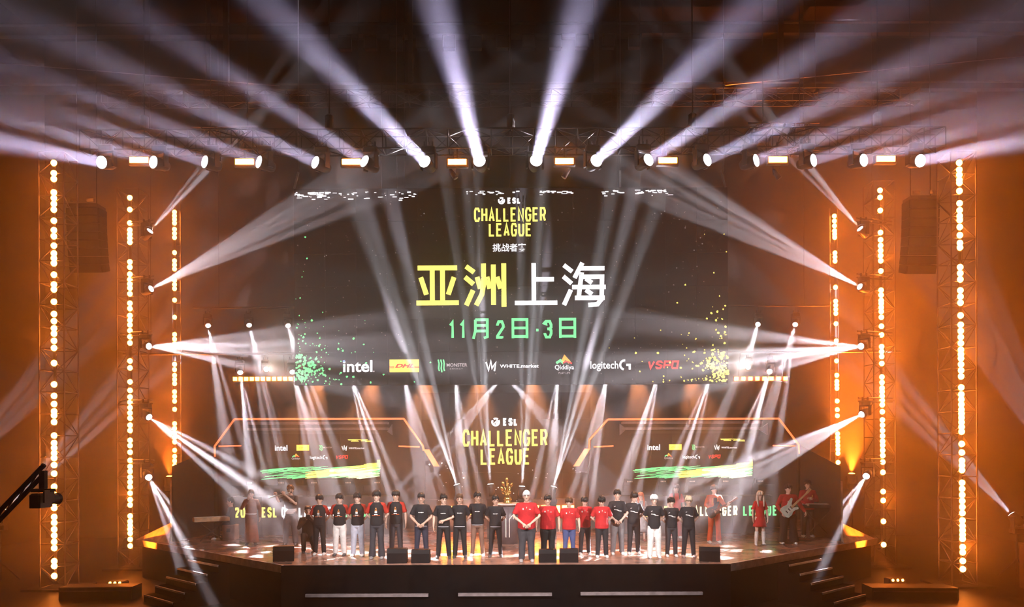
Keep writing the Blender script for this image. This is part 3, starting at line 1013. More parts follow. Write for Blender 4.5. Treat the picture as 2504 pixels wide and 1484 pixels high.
for nm, off, xt, xb, Y, w, runs, yb in TOW:
    ytop = runs[0][0]
    ybot = runs[-1][1]
    base = P((xt + xb) / 2, 900, Y)
    shift = {-1: -.10, 0: 0, 1: .12}[off]
    zt = P(xt, ytop, Y).z + .35
    t = thing('light_tower', ('tall aluminium truss tower with a strip of amber lamps, the %s one' if w > .5 else 'slim ladder mast with a strip of amber lamps, the %s one') % nm, 'light tower', V((base.x + shift, Y + w / 2 + .05, 0)), 0, 'amber light towers')
    TOWER[nm] = t
    if w > .5:
        truss(t, (0, 0, .06), (0, 0, zt), w, .62)
        MB().bevel_box((0, 0, .03), (1.5, 1.3, .06), .01).obj('base_plate', DSTEEL, t)
    else:
        for e in (-1, 1):
            rod('chord', (e * w / 2, 0, .04), (e * w / 2, 0, zt), .03, STEEL, t)
        k = .3
        while k < zt:
            rod('rung', (-w / 2, 0, k), (w / 2, 0, k), .015, STEEL, t)
            k += .45
        MB().bevel_box((0, 0, .02), (1.0, .8, .04), .01).obj('base_plate', DSTEEL, t)
    o = t.location
    za, zb = P(xt, ytop, Y).z + .15, P(xb, ybot, Y).z - .15
    MB().box((-shift, -w / 2 - .0, (za + zb) / 2), (.07, .04, za - zb)).obj('strip_rail', CASTING, t)
    pitch = .165 * F / Y
    lamps = []
    for y0, y1 in runs:
        n = max(1, int(round((y1 - y0) / pitch)) + 1)
        for k in range(n):
            y = y0 if n == 1 else y0 + (y1 - y0) * k / (n - 1)
            px = xt + (xb - xt) * (y - ytop) / (ybot - ytop)
            p = P(px, y, Y) - o
            lamps.append(P(px, y, Y))
            inst('led_lamp', led_dim if nm.startswith('left') else led_me, t, (p.x, -w / 2 - .05, p.z), None, (1, 1, 1.05))
    # the lamps' own light: eight of them spread over the strip carry it, behind narrow optics that face the hall
    for k in range(8):
        q = lamps[int((k + .5) / 8 * len(lamps))]
        beam(t, V((q.x, t.location.y - w / 2 - .11, q.z)), (0, -1, 0), LEDW * (.45 if nm.startswith('left') else 1.0) * (.7 if w < .5 else 1), 95, .16, AMBER)

# ------------------------------------------------------------------ moving-head fixtures
head_me = MB().lathe([(-.20, .13), (-.19, .155), (-.05, .15), (.0, .14), (.12, .135), (.2, .10), (.22, .05)], 14).mesh('head', CASTING, True)
lens_me = MB().lathe([(-.205, .15), (-.215, .145), (-.225, .07)], 16).mesh('lens', LENS)
lensS_me = MB().lathe([(-.205, .12), (-.215, .115), (-.225, .05)], 14).mesh('lens', LENS_S)
AMB_LENS = MB().lathe([(-.205, .12), (-.22, .06)], 12).mesh('lens', BATTEN)
yoke_me = MB().box((-.2, 0, .07), (.04, .12, .34)).box((.2, 0, .07), (.04, .12, .34)).box((0, 0, .25), (.44, .14, .05)).mesh('yoke', CASTING)
base_me = MB().bevel_box((0, 0, .36), (.36, .28, .16), .03).mesh('base_box', CASTING)
clamp_me = MB().box((-.1, 0, .5), (.04, .06, .16)).box((.1, 0, .5), (.04, .06, .16)).box((0, 0, .46), (.24, .05, .04)).mesh('clamp', DSTEEL)


def mover(label, pos, target, group, power, angle, colour, size=1.0, gobo=0, phase=0., lens=None, stand=False, drop=0.0, blend=.35, extra=None):
    pos, target = V(pos), V(target)
    d = (target - pos).normalized()
    t = thing('moving_head_light', label, 'stage light', pos, 0, group, size)
    q = d.to_track_quat('-Z', 'Y')
    pan = Quaternion((0, 0, 1), math.atan2(d.x, -d.y))
    flip = Quaternion((1, 0, 0), PI) if stand else Quaternion()
    hd = inst('head', head_me, t, (0, 0, 0), q)
    inst('lens', lens or lens_me, hd)
    inst('yoke', yoke_me, t, (0, 0, 0), pan @ flip)
    inst('base_box', base_me, t, (0, 0, 0), flip)
    if not stand:
        inst('clamp', clamp_me, t)
        if drop:
            rod('hanging_pole', (0, 0, .5), (0, 0, drop / size), .025, STEEL, t)
    if size > 1.1:
        beam(t, pos + d * .28 * size, d, power, angle, .27 * size, colour)
        return t
    spot(t, pos + d * .25 * size, d, power, angle, .035 * size, colour, blend, gobo, phase)
    for tg2 in (extra or ()):
        d2 = (V(tg2) - pos).normalized()
        spot(t, pos + d * .25 * size, d2, power, angle, .035 * size, colour, blend, gobo, phase)
    return t


# overhead truss
YT = 22.0
zt_ = P(1252, 338, YT).z
tr = thing('overhead_truss', 'long aluminium truss carrying the row of white beam lights', 'truss', (0, YT + .25, zt_))
truss(tr, (-12.2, 0, 0), (12.3, 0, 0), .55, .62, DSTEEL)
for x in (-10.5, -5.2, 0, 5.2, 10.5):
    rod('chain', (x, 0, .27), (x, 0, 22.97 - zt_), .018, DSTEEL, tr)
    MB().lathe([(.35, .07), (.4, .12), (.75, .12), (.8, .06)], 10, Matrix.Translation((x, 0, 0))).obj('hoist_motor', DSTEEL, tr)
TOPS = [(268, 393, 0, 335, 18.5), (398, 396, 0, 268, 18.2), (525, 397, 0, 215, 18), (657, 399, 0, 142, 17.5), (793, 402, 330, 175, 18), (912, 402, 330, 20, 17), (1053, 403, 700, 42, 16), (1180, 403, 1073, 0, 15.5),
        (1313, 403, 1432, 0, 15.5), (1454, 403, 1790, 80, 16), (1577, 402, 2000, 130, 17.2), (1718, 402, 2150, 202, 18), (1835, 403, 2400, 208, 18), (1975, 403, 2500, 245, 18), (2099, 403, 2504, 290, 18.2), (2241, 403, 2504, 352, 18.5)]
PK = [.7, .75, .85, 1.0, 1.15, 1.25, 1.2, 1.1, 1.1, 1.2, 1.25, 1.15, 1.0, .85, .75, .7]
for i, (x, y, tx, ty, d) in enumerate(TOPS):
    p = P(x, y, YT)
    mover('white beam light hanging from the overhead truss, %s of sixteen' % ordinal(i, 16), p, P(tx, ty, d), 'beam lights on the overhead truss', 85 * PK[i], 8.2, BEAM_W, 1.15, drop=zt_ - p.z - .1, blend=.5)
bl_h = MB().bevel_box((0, .07, 0), (.62, .14, .26), .02).box((0, .05, .3), (.05, .05, .4)).mesh('housing', CASTING)
bl_l = MB().box((0, -.012, 0), (.125, .024, .15)).mesh('lamp_cell', BLIND)
for i, (x, y) in enumerate([(345, 385), (603, 391), (864, 393), (1123, 395), (1385, 395), (1638, 395), (1907, 395), (2171, 395)]):
    p = P(x, y, YT - .05)
    t = thing('blinder_light', 'bright amber bar blinder on the overhead truss between white lights, %s of eight' % ordinal(i, 8), 'stage light', p, 0, 'amber blinders')
    inst('housing', bl_h, t)
    for k in range(4):
        inst('lamp_cell', bl_l, t, (-.195 + .13 * k, 0, 0))
    rod('hanging_pole', (0, .08, .4), (0, .3, zt_ - p.z - .26), .02, STEEL, t)

# rear truss high under the roof
t = thing('rear_truss', 'faint distant truss high behind the overhead truss', 'truss', (0, 30.6, P(1252, 222, 30).z))
truss(t, (-16, 0, 0), (16, 0, 0), .5, .8, DSTEEL)
for x in (-12, -6, 6, 12):
    rod('chain', (x, 0, .25), (x, 0, 22.97 - t.location.z), .015, DSTEEL, t)

# metal work clusters with chain hoists above the overhead truss
for s, px in ((-1, 570), (1, 1920)):
    p = P(px, 345, 23.2)
    t = thing('hoist_cluster', 'cluster of glinting rigging brackets and braces on the %s part of the overhead truss' % ('left' if s < 0 else 'right'), 'rigging', p, 0, 'rigging clusters')
    truss(t, (-.6, 0, -.45), (-.6, 0, .4), .4, .4, STEEL)
    truss(t, (.5, 0, -.45), (.5, 0, .4), .4, .4, STEEL)
    for k in range(4):
        rod('brace', (-.6 + .3 * k, -.2, -.4), (-.3 + .3 * k, -.2, .4), .025, STEEL, t)
    rod('crossbar', (-1.1, -.2, .4), (1.0, -.2, .4), .03, STEEL, t)
    rod('crossbar', (-1.1, -.2, -.4), (1.0, -.2, -.4), .03, STEEL, t)
    for k in (-.6, .5):
        rod('chain', (k, 0, .4), (k, 0, 22.97 - p.z), .015, DSTEEL, t)

# side fixtures on the middle towers, each on an outrigger arm
SIDE = [(-1, 362, 568, 545, 368, 25, 10, 3), (-1, 362, 705, 830, 470, 23.5, 13, 4), (-1, 357, 840, 900, 865, 21.5, 18, 4), (-1, 357, 1008, 640, 1205, 23.5, 15, 4), (-1, 360, 1155, 495, 1400, 21.2, 13, 4),
        (1, 2115, 575, 1955, 385, 25, 11, 3), (1, 2115, 712, 1720, 500, 23.5, 13, 4), (1, 2115, 852, 1700, 885, 21.5, 18, 4), (1, 2116, 1015, 1840, 1150, 23.5, 13, 4), (1, 2121, 1165, 1975, 1390, 21.2, 11, 3)]
HT = ['topmost', 'second highest', 'middle', 'second lowest', 'lowest']
for i, (s, x, y, tx, ty, td, ang, gb) in enumerate(SIDE):
    nm = 'left' if s < 0 else 'right'
    tw = TOWER[nm + ' middle']
    p = P(x, y, 25.9)
    t = mover('white patterned beam light on the %s middle tower, the %s of five' % (nm, HT[i % 5]), p, P(tx, ty, td), 'beam lights on the middle towers', 54000 * (1.15, 1.15, .6, 1, .3)[i % 5], ang, BEAM_N, .9, gb, i * 1.3, lensS_me)
    o = (tw.location - p) / .9
    for zz in (.42, .55):
        rod('outrigger', (o.x + s * .3 / .9, o.y - .3, zz), (-s * .25, 0, zz), .03, STEEL, t)

# rear pipes with small beam lights behind the big screen
ROWA = [(588, 900, 640, 1300, 22), (715, 900, 830, 1320, 21.5), (855, 905, 990, 1330, 21), (985, 905, 1080, 1340, 21), (1112, 905, 1160, 1345, 21), (1240, 908, 1000, 1200, 23), (1367, 905, 1320, 1345, 21), (1490, 905, 1395, 1340, 21), (1615, 905, 1490, 1330, 21), (1745, 905, 1600, 1325, 21.5), (1885, 907, 1745, 1340, 21)]
ROWB = [(510, 785, 600, 1290, 23), (610, 785, 740, 1300, 22.5), (705, 787, 850, 1310, 22), (1857, 792, 1690, 1325, 21.5), (1948, 793, 1800, 1345, 21.5)]
for row, Y, nm, gx in ((ROWA, 28.0, 'lower', 14.), (ROWB, 30.0, 'upper', 12.3)):
    zz = P(1252, row[0][1], Y).z + .55
    pipe = thing('lighting_pipe', 'dark %s lighting pipe carrying small beam lights behind the big screen' % nm, 'pipe', (0, Y, zz), 0, 'lighting pipes')
    rod('pipe', (-gx, 0, 0), (gx, 0, 0), .04, DSTEEL, pipe)
    for x in (-gx + 1, -gx / 3, gx / 3, gx - 1):
        rod('cable', (x, 0, 0), (x, 0, 22.97 - zz), .012, DSTEEL, pipe)
    for i, (x, y, tx, ty, td) in enumerate(row):
        p = P(x, y, Y)
        mover('small white beam light on the %s lighting pipe, %s of %d' % (nm, ordinal(i, len(row)), len(row)), p, P(tx, ty, td), 'beam lights on the %s pipe' % nm, 30000, 9.5, BEAM_N, .8, (3, 4)[i % 2], i * 1.7, lensS_me, drop=zz - p.z, extra=[P(1500, 1200, 23)] if x == 1240 else None)
# round wash lights next to the amber battens
for s, x, y in ((-1, 651, 899), (1, 1832, 902)):
    p = P(x, y, 27.9)
    mover('round white wash light above the %s amber batten' % ('left' if s < 0 else 'right'), p, (0, 8, 6), 'wash lights', 500, 20, (1, .85, .7), .75, lens=lensS_me, drop=.5)

# amber wash lights between them, flooding the deck
for i, x in enumerate((790, 920, 1048, 1175, 1303, 1430, 1553, 1680)):
    p = P(x, 905, 28.0)
    mover('amber wash light on the lower pipe behind the big screen, %s of eight' % ordinal(i, 8), p, (p.x * .95, 20.6, 1.2), 'amber deck washes', 2300, 34, (1.0, .34, .12), .7, lens=AMB_LENS, drop=P(1252, 900, 28.0).z + .56 - p.z, blend=.8)

# horizontal amber battens
bc_me = MB().box((0, 0, 0), (.13, .05, .13)).mesh('lamp_cell', BATTEN)
for s, xa, xb, y, n in ((-1, 576, 712, 922, 11), (1, 1802, 1922, 930, 8)):
    a, b = P(xa, y, 28.2), P(xb, y, 28.2)
    t = thing('amber_batten', 'horizontal batten of amber lamps hung beside the big screen on the %s' % ('left' if s < 0 else 'right'), 'stage light', (a + b) / 2, 0, 'amber battens')
    MB().box((0, .1, 0), (b.x - a.x + .2, .12, .18)).obj('housing', CASTING, t)
    for k in range(n):
        inst('lamp_cell', bc_me, t, ((k / (n - 1) - .5) * (b.x - a.x), 0, 0))
    for e in (-.8, .8):
        rod('hanger', (e, .1, .05), (e, -.2, P(1252, 900, 28).z + .55 - t.location.z), .012, DSTEEL, t)
# low amber battens on the deck behind the players
for x0, x1, nm in ((1080, 1175, 'left'), (1306, 1402, 'right')):
    a, b = P(x0, 1243, 26.6), P(x1, 1243, 26.6)
    t = thing('floor_batten', 'low amber light bank standing on the deck %s of the trophy' % nm, 'stage light', V(((a.x + b.x) / 2, 26.6, 1.2)), 0, 'floor light banks')
    hz = a.z - 1.2
    MB().bevel_box((0, .12, hz / 2 + .1), (b.x - a.x + .1, .2, hz + .45), .02).obj('cabinet', CASTING, t)
    for k in range(6):
        inst('lamp_cell', bc_me, t, ((k / 5 - .5) * (b.x - a.x - .15), 0, hz - .05), None, (1.2, 1, 2.2))

# floor beam lights behind the trophy on short stands
for i, (x, y, tx, ty, td, ang) in enumerate([(1120, 1196, 930, 600, 24.8, 15), (1200, 1196, 1150, 520, 24.8, 11), (1275, 1202, 1320, 520, 24.8, 11), (1350, 1203, 1520, 600, 24.8, 15)]):
    p = P(x, y, 24.3)
    t = mover('white beam light on a stand behind the players, shining up, %s of four' % ordinal(i, 4), p, P(tx, ty, td), 'floor beam lights', 120000, ang, (.93, .92, 1), .8, 3, i * 2.1 + .5, lensS_me, stand=True)
    MB().box((0, 0, (-.35 * .8 - (p.z - 1.2)) / 1.6), (.3, .3, (p.z - 1.2) / .8 - .4)).obj('stand', BLACK, t)

# ground beam lights at both sides of the hall
for i, (x, y, Y, tx, ty, td, ang) in enumerate([(0, 1253, 24.0, 300, 950, 28.5, 17), (-190, 1235, 24.5, 120, 900, 28.5, 15), (2485, 1279, 24.0, 2150, 920, 28.5, 17), (2640, 1230, 24.5, 2400, 800, 28.5, 18)]):
    p = P(x, y, Y)
    t = mover('white beam light on a tall stand by the %s wall, the %s one' % ('left' if x < 1000 else 'right', ('inner', 'outer')[i % 2]), p, P(tx, ty, td), 'side ground lights', 48000, ang, BEAM_N, 1.0, 4, i * 1.1, lensS_me, stand=True)
    rod('stand_pole', (0, 0, -p.z + .03), (0, 0, -.44), .035, DSTEEL, t)
    for k in range(3):
        a = k * 2.094 + .5
        rod('stand_leg', (0, 0, -p.z + .6), (.5 * math.cos(a), .5 * math.sin(a), -p.z + .02), .02, DSTEEL, t)

# amber wash lights low behind the inner towers
for s, x, y, pw in ((-1, 414, 1170, 12000), (1, 2082, 1175, 46000)):
    p = P(x, y, 29.0)
    t = mover('amber wash light on the floor behind the %s side panel' % ('left' if s < 0 else 'right'), p, p + V((-s * .1, -.35, 2.4)), 'amber wash lights', pw, 62, AMBER, .9, stand=True, blend=1.0, lens=AMB_LENS)
    rod('stand_pole', (0, 0, -p.z / .9 + .02), (0, 0, -.44), .04, DSTEEL, t)
    MB().bevel_box((0, 0, -p.z / .9 + .02), (.5, .5, .04), .01).obj('stand_base', DSTEEL, t)

# ------------------------------------------------------------------ loudspeakers, trophy, monitors, clutter
for s, px, y0, y1, wd in ((-1, 216, 505, 655, 80), (1, 2255, 500, 672, 74)):
    Yl = 23.5
    p = P(px, y0, Yl)
    zb = P(px, y1, Yl).z
    t = thing('line_array_speaker', 'black hanging line array of loudspeakers on the %s between the towers' % ('left' if s < 0 else 'right'), 'loudspeaker', p, 0, 'line array loudspeakers')
    n = 8
    h = (p.z - zb) / n
    w = wd * Yl / F
    GR = mat('speaker_grille', (.02, .018, .018), .6)
    y = 0
    for k in range(n):
        a = -.02 - .035 * k
        R3 = Matrix.Rotation(-a * 1.2, 3, 'X')
        c_ = V((0, y, -h * (k + .5)))
        c = MB().box(c_, (w, .45, h * .93), R3).obj('cabinet', BLACK, t)
        MB().box(c_ + R3 @ V((0, -.235, 0)), (w * .92, .03, h * .8), R3).obj('grille', GR, c)
        y += math.tan(-a) * h * .8
    MB().box((0, 0, .06), (w * .9, .5, .1)).obj('fly_frame', DSTEEL, t)
    for e in (-1, 1):
        rod('hanging_chain', (e * .3, 0, .1), (e * .3, 0, 22.97 - p.z), .015, DSTEEL, t)
    MB().box((-.25, -.24, .2), (.2, .05, .1)).box((.25, -.24, .2), (.2, .05, .1)).obj('bracket', STEEL, t)

# trophy on its plinth
pb = G(1240, 1328)
YP = pb.y
zt2 = P(1240, 1230, YP).z
pl = thing('trophy_plinth', 'dark round plinth with pale inlaid lines carrying the golden trophy', 'plinth', pb)
PLN = mat('plinth_grey', (.10, .09, .11), .35)
hp = zt2 - 1.2
rw = 33 * YP / F
MB().lathe([(0, rw * .8), (hp * .5, rw * .82), (hp * .97, rw * .86)], 24).obj('column', PLN, pl, True)
MB().lathe([(hp * .97, rw * 1.05), (hp, rw * 1.05)], 24).obj('top_plate', mat('pale_top', (.7, .62, .6), .3), pl)
LINE = mat('inlay_light', (.9, .7, .6), .4, emit=(1, .72, .55), strength=1.4, sample=False)
for e in (-1, 1):
    for pts in ([(.30, .92), (.17, .80), (.17, .62)], [(.17, .74), (.05, .62), (.05, .18)]):
        q = []
        for x, zf in pts:
            xx = e * x
            rr_ = rw * .84
            q.append(V((xx, -math.sqrt(max(.001, rr_ * rr_ - xx * xx)) - .005, zf * hp)))
        MB().tube(q, .009, 4).obj('inlay_line', LINE, pl)
GOLD = mat('trophy_gold', (1.0, .62, .18), .2, 1.0)
tp = thing('trophy', 'golden trophy of clustered leaves standing on the dark plinth', 'trophy', V((pb.x, pb.y, zt2)))
MB().lathe([(0, .14), (.03, .15), (.06, .11), (.10, .12), (.15, .13), (.2, .08), (.24, .05)], 16).obj('foot', GOLD, tp, True)
for k, (x, z, r, tilt) in enumerate([(-.02, .70, .05, 0), (-.13, .58, .055, -.3), (.12, .55, .05, .4), (-.17, .44, .05, -.4), (.05, .44, .05, .2), (-.13, .33, .05, -.5), (.07, .33, .04, .5), (0, .56, .045, .1), (-.05, .40, .05, -.1)]):
    M = Matrix.Translation((x, -.02 + .03 * (k % 3), z)) @ Matrix.Rotation(tilt, 4, 'Y')
    MB().ball((0, 0, 0), (r, r * .5, r * 1.5), 8, 6, M).obj('leaf', GOLD, tp, True)
    MB().tube([(0, 0, .2), (x * .4, -.01, .2 + (z - .2) * .5), (x, -.02 + .03 * (k % 3), z)], [.03, .022, .015], 6).obj('stem', GOLD, tp, True)

# wedge monitors along the front edge of the stage
WEDGE = MB().prism([(-.26, 0), (.26, 0), (.30, .18), (.14, .48), (-.20, .48), (-.26, .34)], -.33, .33, Matrix.Rotation(PI / 2, 4, 'Z')).mesh('cabinet', mat('wedge_black', (.010, .008, .009), .6, spec=.15))
WG = MB().box((0, .24, .33), (.58, .03, .30), Matrix.Rotation(.55, 3, 'X')).mesh('grille', mat('wedge_grille', (.014, .012, .013), .7, spec=.1))
wl = [(692, 1366, .78, .25), (969, 1376, .74, .05), (1027, 1377, .68, 0), (1337, 1377, .66, 0), (1389, 1377, .68, 0), (1733, 1376, .76, -.2)]
wn_ = ['by the left wing corner', 'in front of the black and red team', 'before the black shirted man with folded hands', 'right of the trophy, left of a pair', 'right of the trophy, right of a pair', 'by the right wing corner']
for (x, y, k, rz), nm in zip(wl, wn_):
    p = G(x, min(y, 1374))
    p.y = max(p.y, 19.42)
    t = thing('wedge_monitor', 'black wedge stage monitor on the front edge %s' % nm, 'loudspeaker', p, rz, 'stage monitors', k)
    inst('cabinet', WEDGE, t)
    inst('grille', WG, t)
    for e in (-1, 1):
        MB().box((e * .335, 0, .22), (.015, .14, .05)).obj('handle', DSTEEL, t)

# camera jib at the left edge of the picture
YJ = 14.0
hb = P(-190, 1400, YJ)
hb.z = 0
t = thing('camera_jib', 'dark camera crane with a long sloping arm at the left edge', 'camera crane', hb)
tip = P(108, 1150, YJ) - hb
piv = V((0, 0, 1.35))
dirn = (tip - piv).normalized()
tail = piv - dirn * 1.2
upv = V((0, 0, 1))
for o_ in (0, .16):
    rod('arm_rail', tail + V((0, 0, o_)), tip + V((0, 0, o_)), .045, BLACK, t)
k = 0.0
L_ = (tip - tail).length
while k < L_ - .3:
    rod('arm_brace', tail + dirn * k, tail + dirn * (k + .3) + V((0, 0, .16)), .018, BLACK, t)
    k += .3
MB().box(tail, (.35, .3, .35)).obj('counterweight', DSTEEL, t)
rod('column', (0, 0, .1), piv, .08, DSTEEL, t)
for k in range(3):
    a = k * 2.094
    rod('leg', (0, 0, .6), (.7 * math.cos(a), .7 * math.sin(a), .03), .04, DSTEEL, t)
hd = V((tip.x - .02, tip.y, tip.z))
MB().box(hd + V((0, 0, -.12)), (.1, .1, .35)).box(hd + V((0, 0, -.3)), (.36, .16, .06)).obj('pan_head', BLACK, t)
cm = MB().bevel_box(hd + V((-.03, -.02, -.48)), (.2, .42, .26), .03).obj('camera_body', CASTING, t)
MB().lathe([(0, .09), (.25, .09), (.3, .11)], 12, Matrix.Translation(hd + V((-.03, .18, -.48))) @ Matrix.Rotation(-PI / 2, 4, 'X')).obj('camera_lens', CASTING, cm)
MB().box(hd + V((.16, -.1, -.4)), (.03, .3, .22)).obj('viewfinder', CASTING, cm)

# stage-side clutter on the hall floor
p = G(2492, 1440, 0)
t = thing('subwoofer', 'dark loudspeaker cabinet on the floor at the right edge', 'loudspeaker', V((p.x + .15, 22.0, 0)))
MB().bevel_box((0, 0, .62), (.75, .7, 1.24), .03).obj('cabinet', mat('brown_cabinet', (.09, .05, .035), .6), t)
for z in (.35, .9):
    MB().lathe([(0, .27), (.02, .26), (.03, .2)], 18, Matrix.Translation((0, -.35, z)) @ Matrix.Rotation(PI / 2, 4, 'X')).obj('cone', mat('speaker_cone', (.02, .018, .018), .5), t)
for i, (px, py, w, d, h, rz, lab) in enumerate([(225, 1462, 1.9, .6, .35, .05, 'long low dark flight case on the floor beside the left outer tower'),
                                              (2240, 1475, 2.2, .7, .32, -.05, 'long low dark flight case on the floor beside the right outer tower')]):
    p = G(px, py, 0)
    t = thing('flight_case', lab, 'case', V((p.x, p.y + .4, 0)), rz, 'flight cases')
    MB().bevel_box((0, 0, h / 2), (w, d, h), .02).obj('body', mat('case_black', (.025, .018, .016), .5), t)
    for e in (-1, 1):
        MB().box((e * w / 2, 0, h / 2), (.03, d * 1.01, h * 1.01)).obj('edge_rail', DSTEEL, t)
    MB().box((0, -d / 2 - .005, h * .7), (w * .98, .02, .03)).obj('lid_seam', STEEL, t)
for s, px, tgt, lab in ((-1, 286, (388, 1282, 24.4), 'small low amber floor light beside the left stage corner'), (1, 2186, (2082, 1294, 23.8), 'small low amber floor light added to light the right corner fin')):
    p = P(px, 1436, 22.6)
    p.z = 0
    t = thing('floor_uplight', lab, 'stage light', p, 0, 'floor uplights')
    MB().bevel_box((0, 0, .12), (.5, .35, .24), .03).obj('housing', CASTING, t)
    for k in range(3):
        MB().ball((-.14 + .14 * k, -.17, .2), .04, 8, 5).obj('lamp_cell', BATTEN, t)
    spot(t, p + V((0, -.05, .32)), P(*tgt) - p - V((0, -.05, .32)), 2600, 34, .05, AMBER, .8)  # spot added to light the corner fin; right uplight is an added mirror copy

# small hanging spot lamps under the overhead truss, lit orange by the blinders
for i, (px, py, e) in enumerate([(1112, 424, -1), (1390, 424, 1), (1903, 430, -1)]):
    p = P(px, py, 22.1)
    t = thing('small_hanging_lamp', ['small unlit spot lamp hanging just left of centre under the truss', 'small unlit spot lamp hanging just right of centre under the truss', 'bright tilted bracket lamp hanging under the right part of the truss'][i], 'lamp', p, 0, 'small hanging lamps')
    M = Matrix.Rotation(e * .6, 4, 'Y')
    MB().lathe([(-.16, .07), (-.14, .08), (.1, .06), (.16, .03)], 12, M).obj('barrel', STEEL, t, True)
    MB().box((-.09, 0, .1), (.015, .03, .25)).box((.09, 0, .1), (.015, .03, .25)).box((0, 0, .22), (.2, .03, .02)).obj('bracket', STEEL, t)
    rod('hanging_pole', (0, 0, .22), (0, .2, zt_ - p.z - .28), .015, STEEL, t)

# ------------------------------------------------------------------ people
SKIN = [mat('skin_%d' % i, c, .5, var=.06) for i, c in enumerate([(.62, .38, .28), (.70, .46, .35), (.52, .31, .22), (.78, .54, .43)])]
HAIRC = {'black': mat('hair_black', (.02, .017, .016), .4), 'brown': mat('hair_brown', (.10, .045, .02), .45), 'blond': mat('hair_blond', (.75, .62, .45), .5),
         'white': mat('cap_white', (.85, .82, .8), .6), 'red': mat('hair_red', (.55, .12, .03), .45), 'pale': mat('hair_pale', (.85, .68, .58), .5), 'dark': mat('hair_dark', (.05, .025, .018), .45)}
DARKEYE = mat('eye_dark', (.015, .01, .01), .3)
LIPS = mat('lips', (.45, .14, .12), .5)


def cloth(name, col, rough=.8):
    return mat('cloth_' + name, col, rough, var=.18, scale=9, bump=.25)


def remesh(mb, voxel, m, name, smooth_it=2):
    """one continuous surface from overlapping closed volumes"""
    me = mb.mesh(name, m)
    o = bpy.data.objects.new('tmp', me)
    COL.objects.link(o)
    r = o.modifiers.new('r', 'REMESH')
    r.mode = 'VOXEL'
    r.voxel_size = voxel
    r.adaptivity = 0
    r.use_smooth_shade = True
    q = o.modifiers.new('s', 'SMOOTH')
    q.iterations = smooth_it
    q.factor = .5
    dg = bpy.context.evaluated_depsgraph_get()
    out = bpy.data.meshes.new_from_object(o.evaluated_get(dg))
    bpy.data.objects.remove(o)
    bpy.data.meshes.remove(me)
    out.name = name
    if not out.materials:
        out.materials.append(m)
    return out


def hand_mb(w, d, n, side, curl):
    """palm, four fingers of unequal length and a thumb; w wrist, d forward, n palm normal"""
    mb = MB()
    d = V(d).normalized()
    n = V(n)
    n = (n - d * n.dot(d)).normalized()
    s = d.cross(n) * side
    w = V(w)
    mb.tube([w - d * .02, w + d * .03, w + d * .085], [.027, .036, .036], 8, .45, n)
    rs = []
    for p, hw, ht in ((w - d * .03, .024, .02), (w + d * .02, .034, .017), (w + d * .06, .041, .015), (w + d * .09, .040, .012)):
        rs.append([p + s * (hw * math.cos(a)) + n * (ht * math.sin(a)) for a in [2 * PI * k / 8 for k in range(8)]])
    mb.rings(rs)
    for k, L in enumerate((.068, .078, .073, .056)):
        b = w + d * .085 + s * (.030 - .02 * k)
        c1 = curl * .55
        d1 = (d * math.cos(c1) + n * math.sin(c1))
        d2 = (d * math.cos(curl * 1.3) + n * math.sin(curl * 1.3))
        d3 = (d * math.cos(curl * 1.9) + n * math.sin(curl * 1.9))
        p1 = b + d1 * L * .45
        p2 = p1 + d2 * L * .32
        mb.tube([b, p1, p2, p2 + d3 * L * .25], [.0095, .009, .0085, .006], 6)
    b = w + d * .03 + s * .03
    d1 = (d * .7 + s * .65 + n * .2).normalized()
    d2 = (d * .9 + s * .1 + n * (.2 + curl * .4)).normalized()
    mb.tube([b - d1 * .01, b + d1 * .035, b + d1 * .035 + d2 * .03], [.013, .011, .008], 6)
    return mb


ARMS = {   # elbow, wrist, hand direction, palm normal for the side s (+1 = image right)
    'behind': ((.275, .07, 1.14), (.11, .165, .97), (-1, .15, -.25), (0, -1, 0), .5),
    'clasp': ((.275, -.03, 1.13), (.085, -.205, .955), (-.75, -.12, -.7), (0, 1, -.1), .7),
    'sides': ((.265, .015, 1.13), (.275, -.045, .88), (-.03, -.08, -1), (-1, 0, 0), .45),
    'keys': ((.25, -.08, 1.13), (.17, -.33, 1.06), (-.1, -1, -.15), (0, 0, -1), .5),
    'raise': ((.28, -.12, 1.18), (.06, -.2, 1.47), (-.3, 0, 1), (0, 1, 0), 1.0),
    'aim': ((.26, -.12, 1.16), (.06, -.25, 1.40), (-.4, -.2, .8), (0, 1, 0), .9),
}
PEOPLE = {}


